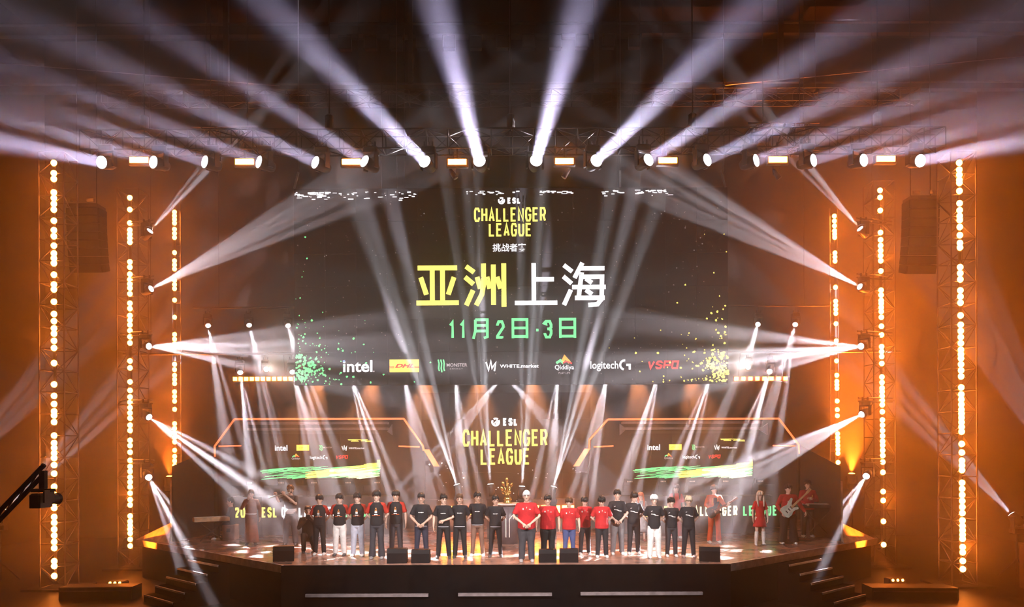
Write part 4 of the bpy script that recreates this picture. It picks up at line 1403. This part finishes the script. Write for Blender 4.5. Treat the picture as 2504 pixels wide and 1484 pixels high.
def person(key, label, px, head_y, feet_y, shirt=(.02, .02, .02), sleeve=None, long_sleeve=False, pants=(.03, .03, .035), shoes=(.8, .78, .76), arms='behind', arms2=None, hair='black', style='short',
           skin=0, stout=1.0, yaw=0.0, pitch=.12, face=0.0, leg=1.0, flare=1.0, stance=1.0, height=None, decals=(), skirt=None, boots=None, low=None, group='players lined up on the stage', hem=.86, belt=None, neck='crew'):
    base = G(px, feet_y)
    H = height or (feet_y - head_y) * base.y / F
    t = thing('person', label, 'person', base, yaw, group, H / 1.76)
    PEOPLE[key] = t
    dz = low['dz'] if low else 0.0
    lean = low.get('lean', 0) if low else 0.0
    UP = Matrix.Translation((0, low.get('dy', 0) if low else 0, dz))
    if lean:
        UP = UP @ Matrix.Translation((0, 0, .95)) @ Matrix.Rotation(lean, 4, 'X') @ Matrix.Translation((0, 0, -.95))
    HD = UP @ Matrix.Translation((0, 0, 1.52)) @ Matrix.Rotation(face, 4, 'Z') @ Matrix.Rotation(pitch, 4, 'X') @ Matrix.Scale(1.12, 4) @ Matrix.Translation((0, 0, -1.53))
    k = stout
    # ---- legs
    legs = []
    for s in (-1, 1):
        if low and 'legs' in low:
            hip, knee, ank = [V((s * p[0], p[1], p[2])) for p in low['legs'][0 if s < 0 else 1]]
        else:
            hip, knee, ank = V((s * .088, 0, .9)), V((s * (.088 + .018 * stance), -.015, .49)), V((s * (.09 + .035 * stance), .015, .085))
        legs.append((s, hip, knee, ank))
    arm = []
    for s in (-1, 1):
        a = arms if (s < 0 or arms2 is None) else arms2
        if isinstance(a, str):
            a = ARMS[a]
        e, w, d, n, curl = a
        f = lambda v: V((s * v[0] * (1 if abs(v[0]) < .12 else (1 + (k - 1) * .8)), v[1] * (1 + (k - 1) * (1 if v[1] < 0 else .6)), v[2]))
        arm.append((s, UP @ V((s * .165 * k, .005, 1.405)), UP @ f(e), UP @ f(w), UP.to_3x3() @ V((s * d[0], d[1], d[2])), UP.to_3x3() @ V((s * n[0], n[1], n[2])), curl))
    # ---- body
    b = MB()
    b.oval([(.84, .14, .10), (.93, .16, .115), (1.05, .14 * k, .10 * k), (1.16, .145 * k, .105 * k), (1.29, .162 * k, .115 * k), (1.38, .165 * k, .10), (1.44, .125, .08), (1.475, .07, .065), (1.50, .055, .058), (1.56, .052, .056)], 16, UP)
    b.oval([(1.515, .022, .025, 0, -.055), (1.53, .042, .05, 0, -.035), (1.56, .058, .075, 0, -.015), (1.60, .068, .09, 0, -.003), (1.645, .074, .097, 0, .003), (1.69, .073, .095, 0, .008), (1.725, .058, .078, 0, .010), (1.75, .03, .042, 0, .01)], 16, HD)
    b.tube([HD @ V((0, -.088, 1.635)), HD @ V((0, -.112, 1.60)), HD @ V((0, -.098, 1.59))], [.010, .016, .014], 6)
    for s in (-1, 1):
        b.ball((s * .077, .008, 1.62), (.012, .022, .034), 8, 6, HD)
    for s, hip, knee, ank in legs:
        b.tube([hip + V((0, 0, .02)), hip.lerp(knee, .4), knee, knee.lerp(ank, .3), ank], [.085, .078, .056, .055, .036], 10)
        b.tube([ank + V((0, .03, -.03)), ank + V((s * .01, -.06, -.045)), ank + V((s * .02, -.14, -.06))], [.036, .036, .025], 8)
    for s, sh, el, wr, d, n, curl in arm:
        b.tube([sh, sh.lerp(el, .35), el, el.lerp(wr, .3), wr], [.052, .048, .038, .04, .026], 10)
    body = remesh(b, .0125, SKIN[skin], 'body', 2)
    hb_ = MB()
    for s, sh, el, wr, d, n, curl in arm:
        m = hand_mb(wr, d, n, s, curl)
        hb_.add(m.v, m.f)
    bm = bmesh.new()
    bm.from_mesh(body)
    tmp = hb_.mesh('h')
    bm.from_mesh(tmp)
    bm.to_mesh(body)
    bm.free()
    bpy.data.meshes.remove(tmp)
    body.polygons.foreach_set('use_smooth', [True] * len(body.polygons))
    inst('body', body, t)
    # ---- top
    top = cloth('%.3f_%.3f_%.3f' % shirt, shirt)
    if shirt is not None:
        m = MB()
        m.oval([(hem, .180 * k, .132 * k), (.95, .183 * k, .137 * k), (1.06, .172 * k, .130 * k), (1.18, .176 * k, .133 * k), (1.29, .186 * k, .137 * k), (1.38, .19 * k, .12), (1.435, .15, .098), (1.47, .085, .08)], 18, UP)
        for s, sh, el, wr, d, n, curl in arm:
            sl = MB() if sleeve else m
            a0 = UP @ V((s * .10, .005, 1.40))
            if long_sleeve:
                sl.tube([a0, sh, sh.lerp(el, .5), el, el.lerp(wr, .5), wr], [.08, .075, .07, .06, .055, .045], 12)
            else:
                sl.tube([a0, sh, sh.lerp(el, .45), sh.lerp(el, .82)], [.075, .066, .063, .068], 12)
            if sleeve:
                inst('sleeve', remesh(sl, .015, cloth('%.3f_%.3f_%.3f' % sleeve, sleeve), 'sleeve', 2), t)
        inst('shirt', remesh(m, .015, top, 'shirt', 3), t)
    # ---- trousers / skirt
    if pants is not None:
        m = MB()
        PV = Matrix.Translation((0, (low or {}).get('dy', 0), dz)) if low else None
        m.oval([(.99, .16 * k, .115 * k), (.92, .172 * k, .128 * k), (.82, .165 * k, .12 * k), (.78, .13, .09)], 16, PV)
        for s, hip, knee, ank in legs:
            hem_ = ank + V((0, -.005, -.03))
            m.tube([hip + V((0, 0, .0)), hip.lerp(knee, .35), knee, knee.lerp(hem_, .5), hem_], [.098 * k, .094 * leg * k, .076 * leg, .070 * leg * (1 + (flare - 1) * .4), .066 * leg * flare], 12)
        inst('trousers', remesh(m, .015, cloth('%.3f_%.3f_%.3f' % pants, pants), 'trousers', 2), t)
    if skirt:
        z0, z1, w0, w1, col = skirt
        m = MB()
        rows = []
        for q in range(6):
            f = q / 5
            rows.append([V(((w0 + (w1 - w0) * f) * (1 + .06 * f * math.sin(a * 7)) * math.cos(a), (w0 + (w1 - w0) * f) * .75 * (1 + .06 * f * math.sin(a * 7)) * math.sin(a), z0 + (z1 - z0) * f)) for a in [2 * PI * i / 42 for i in range(42)]])
        m.rings(rows)
        m.obj('skirt', cloth('%.3f_%.3f_%.3f' % col, col), t, True)
    if belt:
        MB().oval([(belt[0], .178 * k, .138 * k), (belt[0] + belt[1], .176 * k, .136 * k)], 20, UP).obj('sash', cloth('%.3f_%.3f_%.3f' % belt[2], belt[2]), t, True)
    # ---- shoes
    for s, hip, knee, ank in legs:
        if boots:
            m = MB()
            m.tube([knee + V((0, 0, -.02)), knee.lerp(ank, .5), ank, ank + V((0, 0, -.05))], [.068, .066, .05, .05], 12)
            m.tube([ank + V((0, .04, -.035)), ank + V((s * .01, -.06, -.045)), ank + V((s * .02, -.15, -.055))], [.045, .045, .03], 10)
            inst('boot', remesh(m, .014, cloth('%.3f_%.3f_%.3f' % shoes, shoes), 'boot', 1), t)
        else:
            x0 = ank.x
            yb = ank.y
            zb_ = ank.z - .085
            ring = lambda y, w, h: [V((x0 + s * .012 + w * math.cos(a), yb + y, zb_ + max(0, h * (.42 + .58 * math.sin(a))))) for a in [2 * PI * i / 12 for i in range(12)]]
            m = MB().rings([ring(.085, .025, .06), ring(.07, .042, .085), ring(.0, .046, .10), ring(-.08, .05, .075), ring(-.15, .047, .055), ring(-.185, .025, .04)])
            m.obj('shoe', cloth('%.3f_%.3f_%.3f' % shoes, shoes, .5), t, True)
    # ---- face
    for s in (-1, 1):
        MB().ball((s * .030, -.088, 1.638), (.012, .008, .006), 8, 4, HD).obj('eye', DARKEYE, t)
        MB().box((s * .031, -.092, 1.657), (.034, .008, .006)).v
        e = MB().box((0, 0, 0), (.034, .010, .007))
        e.v = [tuple(HD @ (V(v) + V((s * .031, -.089, 1.657)))) for v in e.v]
        e.obj('eyebrow', HAIRC['dark'], t)
    e = MB().ball((0, -.080, 1.562), (.022, .010, .005), 8, 4, HD)
    e.obj('mouth', LIPS, t)
    # ---- hair
    hm = HAIRC[hair]
    m = MB()
    n = 24
    rows = []
    vol = {'short': 1.03, 'fringe': 1.1, 'long': 1.08, 'cap': 1.04, 'crop': .985}[style]
    for i in range(7):
        f = i / 6
        ring = []
        for j in range(n):
            a = 2 * PI * j / n
            front = max(0, -math.sin(a))
            lowz = (1.60 + .09 * front ** .6 if style in ('short', 'crop') else (1.595 + .075 * front ** .6 if style == 'fringe' else 1.615 + .06 * front)) + (.007 * math.sin(a * 7 + px) if style != 'cap' else 0)
            th0 = math.asin(max(-1, min(1, (lowz - 1.655) / .108)))
            th = th0 + (PI / 2 * .97 - th0) * f
            z = 1.655 + .108 * (1 + (vol - 1) * .5) * math.sin(th)
            q = max(math.cos(th), .97 if th < 0 else .04)
            wob = 1 + (.035 * math.sin(a * 5 + i * 1.3 + px) if style != 'cap' else 0)
            ring.append(HD @ V((.084 * vol * q * wob * math.cos(a), .008 + .107 * vol * q * wob * math.sin(a), z)))
        rows.append(ring)
    m.rings(rows)
    if style != 'cap':
        rl = random.Random(px)
        for q in range(26):
            a = -PI / 2 + rl.uniform(-1.9, 1.9)
            front = max(0, -math.sin(a))
            tip = {'short': 1.672, 'crop': 1.69, 'fringe': 1.652, 'long': 1.66}[style] - .045 * (1 - front) + rl.uniform(-.008, .012)
            aa = a + rl.uniform(-.35, .35)
            pts = []
            for f in (0, .4, .75, 1):
                z = 1.752 + (tip - 1.752) * f ** 1.3
                rr_ = math.sqrt(max(.05, 1 - ((max(z, 1.655) - 1.655) / .118) ** 2)) * (1.05 if style != 'crop' else .99) * vol
                ang = aa + (a - aa) * f
                pts.append(HD @ V((.082 * rr_ * math.cos(ang), .008 + .105 * rr_ * math.sin(ang), z)))
            m.tube(pts, [.012, .018, .014, .003], 5)
        for q in range(7):
            a = rl.uniform(0, 2 * PI)
            p0 = V((.03 * math.cos(a), .01 + .04 * math.sin(a), 1.755))
            p1 = p0 + V((.03 * math.cos(a + .8), .03 * math.sin(a + .8), -.002))
            m.tube([HD @ p0, HD @ p1, HD @ (p1 + (p1 - p0) * .6 - V((0, 0, .018)))], [.018, .016, .006], 5)
    hr = m.obj('cap' if style == 'cap' else 'hair', hm, t, True)
    if style == 'long':
        m = MB()
        rs = []
        for z, w, d, y in ((1.70, .07, .06, .03), (1.60, .105, .075, .045), (1.48, .125, .065, .06), (1.34, .135, .055, .085), (1.22, .10, .04, .10), (1.15, .05, .02, .10)):
            rs.append([(HD if z > 1.55 else UP) @ V((w * math.cos(a), y + d * math.sin(a), z)) for a in [2 * PI * i / 16 for i in range(16)]])
        m.rings(rs)
        for s in (-1, 1):
            m.tube([HD @ V((s * .06, -.03, 1.70)), HD @ V((s * .092, -.03, 1.60)), UP @ V((s * .10, -.085, 1.44)), UP @ V((s * .09, -.125, 1.28))], [.02, .03, .034, .015], 8)
        m.obj('long_hair', hm, t, True)
    # ---- prints on the shirt
    for nm, col, boxes in decals:
        m = MB()
        for x, z, w, h, tilt in boxes:
            yy = -(.136 * k) * math.sqrt(max(.05, 1 - (x / (.186 * k)) ** 2)) - .003 if z < 1.33 else -(.125 * k) * math.sqrt(max(.05, 1 - (x / (.186 * k)) ** 2)) - .003
            slope = math.atan2(x * (.136 / .186) / math.sqrt(max(.05, 1 - (x / .186) ** 2)), .186)
            q = MB().box((0, 0, 0), (w, .014, h), Matrix.Rotation(slope, 3, 'Z') @ Matrix.Rotation(tilt, 3, 'Y'))
            m.add([UP @ (V(v) + V((x, yy, z))) for v in q.v], q.f)
        m.obj(nm, cloth('%.3f_%.3f_%.3f' % col, col), t)
    return t


W_, R_ = (.85, .82, .8), (.75, .04, .03)
T1 = [('flame_print', (.85, .35, .12), [(0, 1.27, .05, .05, .785), (0, 1.30, .03, .06, 0)]), ('emblem_print', W_, [(0, 1.22, .06, .05, 0), (0, 1.155, .09, .018, 0)]), ('hem_stripe', (.6, .12, .03), [(-.06, 1.13, .09, .014, 0), (.06, 1.13, .09, .014, 0)])]
T2 = [('chest_print', W_, [(-.05, 1.25, .03, .02, 0), (-.012, 1.25, .025, .02, 0), (.028, 1.25, .03, .024, 0), (.062, 1.25, .02, .018, 0)])]
T3 = [('badge_print', W_, [(-.085, 1.32, .03, .045, 0)]), ('name_print', (.8, .5, .45), [(.08, 1.31, .045, .018, .1)]), ('button_patch', (.9, .75, .6), [(0, 1.36, .018, .018, 0), (0, 1.34, .012, .02, 0)])]
T4 = [('slash_print', W_, [(-.06, 1.235, .09, .02, .12), (-.005, 1.222, .05, .03, .5), (.055, 1.20, .09, .018, .12)]), ('badge_print', (.7, .68, .68), [(-.085, 1.32, .045, .016, -.4)])]
BK = (.016, .014, .016)
RED = (.50, .018, .022)
GRP = 'players lined up on the stage'
P1 = dict(shirt=BK, sleeve=(.45, .03, .015), decals=T1)
P2 = dict(shirt=(.012, .011, .014), decals=T2, belt=(.865, .02, (.5, .5, .55)))
P3 = dict(shirt=RED, decals=T3)
P4 = dict(shirt=(.02, .019, .023), decals=T4)
person('a1', 'player in black and red jersey and black trousers, leftmost of the line', 780, 1207, 1353, **P1, pants=(.015, .014, .016), style='fringe', skin=1, group=GRP)
person('a2', 'player in black and red jersey and white trousers', 829, 1205, 1355, **P1, pants=(.82, .79, .77), shoes=(.08, .08, .08), skin=3, style='fringe', leg=1.15, group=GRP)
person('a3', 'player in black and red jersey and pale blue jeans', 873, 1203, 1357, **P1, pants=(.50, .52, .62), skin=3, style='fringe', leg=1.1, group=GRP)
person('a4', 'player in black and red jersey and dark flared trousers', 920, 1198, 1363, **P1, pants=(.045, .042, .05), shoes=(.3, .28, .28), skin=3, style='fringe', flare=1.5, group=GRP)
person('a5', 'player in black and red jersey with arms at his sides behind a wedge monitor', 967, 1198, 1356, **P1, pants=(.035, .033, .04), skin=1, style='fringe', arms='sides', shoes=(.1, .1, .1), group=GRP)
person('b1', 'player in black shirt and navy trousers with folded hands, behind a wedge monitor', 1029, 1205, 1362, **P2, pants=(.025, .028, .05), arms='clasp', skin=0, shoes=(.1, .1, .1), stout=1.05, stance=1.5, group=GRP)
person('b2', 'player in black shirt holding one arm across his belly', 1083, 1208, 1363, **P2, pants=(.013, .012, .014), arms='sides', arms2=((.27, -.03, 1.13), (.02, -.19, 1.05), (-1, -.1, -.35), (0, 1, 0), .6), skin=1, shoes=(.06, .05, .05), face=.4, style='short', stance=1.9, group=GRP)
person('b3', 'player in black shirt and black trousers, right of the man holding his arm', 1123, 1208, 1362, **P2, pants=(.013, .012, .014), skin=0, shoes=(.06, .05, .05), hair='brown', style='crop', stance=1.5, group=GRP)
person('b4', 'player in black shirt and brown trousers with white shoes', 1166, 1204, 1359, **P2, pants=(.22, .12, .085), skin=2, face=.3, stance=1.6, leg=.9, group=GRP)
person('b5', 'player in black shirt standing directly left of the plinth', 1210, 1212, 1361, **P2, pants=(.016, .015, .017), skin=0, shoes=(.08, .07, .07), face=.2, stance=1.7, leg=.92, group=GRP)
person('c1', 'large player in red shirt with white cap and folded hands, right of the plinth', 1286, 1200, 1373, **P3, pants=(.06, .055, .062), arms='clasp', hair='white', style='cap', stout=1.22, skin=1, leg=1.2, hem=.80, shoes=(.4, .36, .35), group=GRP)
person('c2', 'stout player in red shirt and black trousers behind the left of two wedge monitors', 1338, 1212, 1366, **P3, pants=(.014, .013, .014), stout=1.22, skin=0, arms='sides', leg=1.2, hem=.82, group=GRP)
person('c3', 'player in red shirt and blue jeans', 1390, 1218, 1365, **P3, pants=(.07, .09, .22), arms='sides', hair='brown', style='fringe', stout=1.12, skin=1, hem=.83, group=GRP)
person('c4', 'player in red shirt and dark trousers, second from the right among the reds', 1428, 1216, 1357, **P3, pants=(.03, .027, .03), style='fringe', stout=1.05, skin=3, pitch=.3, hem=.83, group=GRP)
person('c5', 'player in red shirt and dark trousers, rightmost of the reds, head bowed', 1470, 1215, 1364, **P3, pants=(.025, .023, .027), style='fringe', stout=1.08, skin=3, pitch=.4, face=-.2, hem=.83, group=GRP)
person('d1', 'player in black jersey with white slash and grey jeans, hands folded', 1508, 1200, 1357, **P4, pants=(.22, .215, .23), arms='clasp', skin=3, style='short', leg=1.1, group=GRP)
person('d2', 'player in black jersey with white slash and black trousers, hair over his brow', 1548, 1206, 1357, **P4, pants=(.024, .022, .026), style='fringe', skin=3, pitch=.25, face=.4, shoes=(.75, .7, .68), group=GRP)
person('d3', 'player in black jersey with bleached white hair and white trousers', 1598, 1213, 1366, **P4, pants=(.85, .82, .80), hair='white', style='fringe', skin=3, leg=1.15, hem=.82, group=GRP)
person('d4', 'player in black jersey and dark grey trousers beside the blond one', 1640, 1220, 1363, **P4, pants=(.045, .043, .05), skin=3, style='fringe', group=GRP)
person('d5', 'blond player in black jersey, rightmost of the line', 1682, 1217, 1365, **P4, pants=(.025, .023, .028), hair='blond', style='fringe', skin=3, stance=1.6, shoes=(.45, .3, .28), group=GRP)

# ---- musicians
BG = 'musicians behind the players'
SEAT = dict(dz=-.42, dy=.1, legs=[((.09, .08, .5), (.13, -.36, .5), (.13, -.34, .085)), ((.09, .08, .5), (.13, -.36, .5), (.13, -.30, .085))])
person('k', 'seated keyboard player in black clothes at the far left', 556, 1210, 1313, height=1.72, shirt=(.018, .015, .016), long_sleeve=False, pants=(.02, .017, .018), arms='keys', skin=0, yaw=-1.45, style='crop', low=SEAT, group=BG)
person('r', 'singer in long brown robe with pale sash and dark headdress', 613, 1193, 1328, shirt=(.20, .075, .045), long_sleeve=True, pants=(.18, .07, .045), skirt=(1.0, .10, .15, .23, (.24, .085, .045)), belt=(.97, .05, (.6, .52, .5)), arms='raise', arms2='sides', skin=2, hair='dark', style='cap', yaw=.15, shoes=(.05, .04, .04), group=BG)
FLU = ((.33, -.10, 1.30), (.36, -.19, 1.47), (.1, -.3, .9), (0, -1, .3), 1.0)
FLU2 = ((.22, -.20, 1.22), (-.10, -.23, 1.50), (-.5, -.1, .7), (0, -1, .2), 1.0)
person('f', 'flute player in dark vest with pale sash round the waist', 709, 1183, 1329, shirt=(.055, .05, .058), long_sleeve=False, pants=(.09, .085, .10), belt=(.93, .15, (.75, .7, .7)), arms=FLU, arms2=FLU2, skin=3, style='short', hair='brown', face=.3, leg=1.25, stance=1.8, shoes=(.1, .07, .06), decals=[('collar_print', W_, [(.06, 1.31, .08, .09, .7)])], group=BG)
CR = dict(dz=-.50, dy=.05, lean=-.12, legs=[((.09, .03, .42), (.14, -.32, .52), (.13, -.20, .085)), ((.09, .03, .42), (.16, -.22, .12), (.15, .2, .10))])
person('p', 'crouching photographer in black next to the leftmost player', 752, 1275, 1345, height=1.74, shirt=(.02, .018, .02), long_sleeve=True, pants=(.022, .02, .022), arms='aim', skin=0, style='crop', low=CR, yaw=.3, shoes=(.03, .03, .03), group='stage crew')
person('w1', 'woman in bright red top with long dark hair behind the players', 1652, 1187, 1318, shirt=(.65, .025, .02), pants=(.35, .02, .02), hair='dark', style='long', skin=3, arms='sides', stout=.92, group=BG)
person('w2', 'woman with long red hair and silver dress behind the black jerseys', 1566, 1207, 1325, shirt=(.30, .28, .29), pants=None, skirt=(1.0, .35, .14, .22, (.38, .36, .37)), hair='red', style='long', skin=3, arms='sides', stout=.9, face=-.4, shoes=(.3, .1, .08), group=BG)
GT = ((.27, -.05, 1.16), (.10, -.24, 1.02), (-.7, -.3, -.5), (0, 1, 0), .8)
GT2 = ((.30, -.10, 1.14), (.33, -.27, 1.16), (.5, -.1, .6), (0, 1, 0), 1.1)
person('g', 'bass player in orange red tracksuit over a black shirt', 1745, 1190, 1330, shirt=(.60, .10, .03), long_sleeve=True, pants=(.62, .09, .03), arms=GT, arms2=GT2, skin=3, style='fringe', flare=1.3, stance=1.5, decals=[('black_shirt_front', (.02, .018, .02), [(0, 1.31, .10, .16, 0), (0, 1.17, .08, .14, 0)]), ('gold_lapel', (.7, .35, .08), [(-.085, 1.28, .02, .2, .1), (.085, 1.28, .02, .2, -.1)])], group=BG)
person('s', 'singer with long pale hair, short red dress and white knee boots', 1857, 1206, 1338, shirt=(.62, .02, .025), pants=None, skirt=(1.02, .62, .135, .22, (.62, .025, .03)), hair='pale', style='long', skin=3, arms='sides', stout=.84, boots=True, shoes=(.86, .83, .82), group=BG)
person('e', 'guitar player in dark red sweater with white letters and wide black trousers', 1926, 1189, 1334, shirt=(.42, .012, .016), long_sleeve=True, pants=(.014, .012, .013), arms=((.30, -.02, 1.13), (.20, -.15, .93), (-.4, -.3, -.8), (-.5, 1, 0), .7), arms2=((.32, -.02, 1.13), (.40, -.15, .95), (.1, -.2, -1), (-1, 0, 0), .8), skin=3, style='short', leg=1.45, flare=1.5, stance=2.6, stout=1.15, face=.2, decals=[('letter_print', W_, [(-.03, 1.27, .08, .02, 0), (-.065, 1.25, .02, .03, 0), (-.03, 1.235, .08, .02, 0)])], group=BG)
person('j', 'man in red sweater standing behind the folding keyboard stand at the right', 1974, 1180, 1318, shirt=(.45, .01, .012), long_sleeve=True, pants=(.014, .012, .012), arms='keys', arms2=((.25, -.05, 1.13), (.05, -.2, 1.2), (-.8, -.1, .2), (0, 1, 0), .6), skin=0, style='short', stout=1.12, decals=[('emblem_print', (.7, .45, .1), [(.07, 1.24, .05, .03, .5), (.04, 1.19, .06, .02, -.3), (.09, 1.29, .03, .05, 0)])], group=BG)

# ---- what they hold and play
o = PEOPLE['f']
k = o.scale[0]
fl = thing('flute', 'pale flute held up to the mouth of the flute player', 'flute', o.location, 0, None, k)
a, b = V((.03, -.125, 1.56)), V((-.55, -.29, 1.42))
MB().tube([a, a.lerp(b, .5), b], [.016, .015, .015], 10).obj('tube', mat('flute_silver', (.85, .8, .75), .3, .6), fl, True)
for q in range(7):
    c = a.lerp(b, .3 + .09 * q)
    MB().box(c + V((0, -.012, .014)), (.02, .016, .012)).obj('key', STEEL, fl)
MB().tube([a + V((.0, 0, .005)), a + V((.05, .014, .012))], [.021, .021], 10).obj('head_joint', STEEL, fl)


def guitar(name, label, who, body_m, neck_m, guard_m, pos, tilt, size):
    o = PEOPLE[who]
    k = o.scale[0]
    t = thing(name, label, 'guitar', o.location + V(pos) * k, 0, 'guitars', k * size)
    M = Matrix.Rotation(tilt, 4, 'Y')
    out = [(-.24, -.10), (-.20, -.16), (-.08, -.17), (.0, -.125), (.08, -.13), (.17, -.17), (.20, -.13), (.12, -.06), (.10, .02), (.13, .07), (.25, .15), (.24, .19), (.12, .17), (.02, .125), (-.08, .16), (-.18, .17), (-.235, .12), (-.25, 0)]
    MB().prism(out, -.025, .025, M).obj('body', body_m, t)
    MB().prism([(.05, -.03), (.62, -.022), (.62, .022), (.05, .03)], -.045, -.02, M).obj('neck', neck_m, t)
    MB().prism([(.62, -.025), (.66, -.035), (.80, -.02), (.80, .045), (.66, .035), (.62, .025)], -.04, -.02, M).obj('headstock', neck_m, t)
    MB().prism([(-.16, -.10), (.02, -.09), (.10, -.1), (.09, .0), (.12, .09), (0, .06), (-.12, .05)], -.032, -.024, M).obj('pickguard', guard_m, t)
    for x in (-.14, -.05, .03):
        MB().prism([(x, -.04), (x + .025, -.04), (x + .025, .04), (x, .04)], -.042, -.03, M).obj('pickup', CASTING, t)
    for q in range(4):
        MB().tube([M @ V((.64 + .04 * q, -.03, .045)), M @ V((.64 + .04 * q, -.03, .07))], .008, 5).obj('tuning_peg', STEEL, t)


guitar('bass_guitar', 'black bass guitar held by the bass player in orange red', 'g', mat('guitar_black', (.02, .015, .015), .3), mat('neck_brown', (.28, .10, .05), .5), mat('guard_dark', (.06, .04, .035), .3), (-.05, -.235, 1.0), -.50, 1.0)
guitar('electric_guitar', 'mint white electric guitar hung on the player in dark red sweater', 'e', mat('guitar_mint', (.62, .75, .66), .3), mat('neck_maple', (.6, .4, .22), .5), mat('guard_white', (.75, .8, .72), .3), (-.04, -.235, 1.06), -.75, 1.05)

# keyboards on their stands
kp = P(523, 1264, 24.2)
t = thing('keyboard', 'long pale keyboard lit orange in front of the seated player at the far left', 'keyboard', V((kp.x - .1, 24.2, kp.z)), .55, 'keyboards')
KW = mat('keyboard_cream', (.75, .5, .3), .5)
MB().bevel_box((0, 0, 0), (1.05, .34, .12), .02).obj('case', KW, t)
for q in range(24):
    MB().box((-.48 + q * .041, .05, .066), (.036, .18, .015)).obj('key', mat('key_ivory', (.85, .78, .7), .4), t)
st = thing('keyboard_stand', 'dark crossed stand under the keyboard at the far left', 'stand', V((t.location.x, t.location.y, 1.2)), .55, 'keyboard stands')
hz = t.location.z - .062 - 1.2
for e in (-1, 1):
    rod('leg', (-.35 * e, -.1 * e, 0.015), (.35 * e, -.1 * e, hz - .02), .02, DSTEEL, st)
rod('top_bar', (-.45, -.1, hz - .015), (.45, -.1, hz - .015), .015, DSTEEL, st)
bx = G(553, 1313)
tq = thing('box_seat', 'pale wooden box used as a seat by the keyboard player', 'box', V((PEOPLE['k'].location.x + .1, PEOPLE['k'].location.y - .02, 1.2)))
MB().bevel_box((0, 0, .235), (.4, .42, .47), .02).obj('body', mat('box_wood', (.5, .28, .2), .6), tq)
MB().box((0, -.215, .3), (.12, .012, .12)).obj('sound_hole', BLACK, tq)
kp = P(1996, 1241, 24.4)
t = thing('stage_piano', 'thin dark keyboard on a crossed stand at the far right', 'keyboard', V((kp.x, 24.35, kp.z)), -.12, 'keyboards')
MB().bevel_box((0, 0, 0), (1.25, .34, .09), .02).obj('case', mat('piano_black', (.03, .025, .025), .4), t)
for q in range(28):
    MB().box((-.57 + q * .0415, .05, .05), (.036, .18, .014)).obj('key', mat('key_ivory', (.85, .78, .7), .4), t)
st = thing('keyboard_stand', 'thin crossed metal stand under the keyboard at the far right', 'stand', V((t.location.x, t.location.y, 1.2)), -.12, 'keyboard stands')
hz = t.location.z - .047 - 1.2
for e in (-1, 1):
    rod('leg', (-.42 * e, -.1 * e, 0.015), (.42 * e, -.1 * e, hz - .02), .015, STEEL, st)
rod('top_bar', (-.5, -.1, hz - .012), (.5, -.1, hz - .012), .012, DSTEEL, st)
# photographer's camera, effect pedals and a lying microphone stand
o = PEOPLE['p']
k = o.scale[0]
Rz = Matrix.Rotation(.3, 3, 'Z')
cmr = thing('photo_camera', 'black photo camera held by the crouching photographer', 'camera', o.location + Rz @ V((0, -.21, .99)) * k, .3)
MB().bevel_box((0, 0, 0), (.15, .07, .11), .015).obj('body', CASTING, cmr)
MB().lathe([(0, .035), (.1, .037), (.12, .042)], 12, Matrix.Translation((0, -.03, 0)) @ Matrix.Rotation(PI / 2, 4, 'X')).obj('lens_barrel', CASTING, cmr)
p = G(1884, 1340)
t = thing('microphone_stand', 'low black microphone stand lying on the deck beside the singer in boots', 'stand', p)
rod('pole', (-.25, .1, .03), (.3, -.12, .06), .016, CASTING, t)
for q in range(3):
    rod('foot', (-.25, .1, .03), (-.25 + .16 * math.cos(q * 2.1), .1 + .16 * math.sin(q * 2.1), .015), .012, CASTING, t)
MB().ball((.33, -.13, .07), .035, 10, 6).obj('microphone', DSTEEL, t)
for px, py, lab in ((526, 1308, 'pair of small pedals on the deck under the left keyboard'), (672, 1322, 'small pedal box on the deck left of the flute player')):
    p = G(px, py)
    t = thing('effect_pedal', lab, 'pedal', p, .2, 'effect pedals')
    MB().bevel_box((0, 0, .035), (.22, .14, .07), .015).obj('case', mat('pedal_grey', (.4, .3, .28), .5), t)
    MB().lathe([(.07, .02), (.085, .018)], 8).obj('switch', STEEL, t)
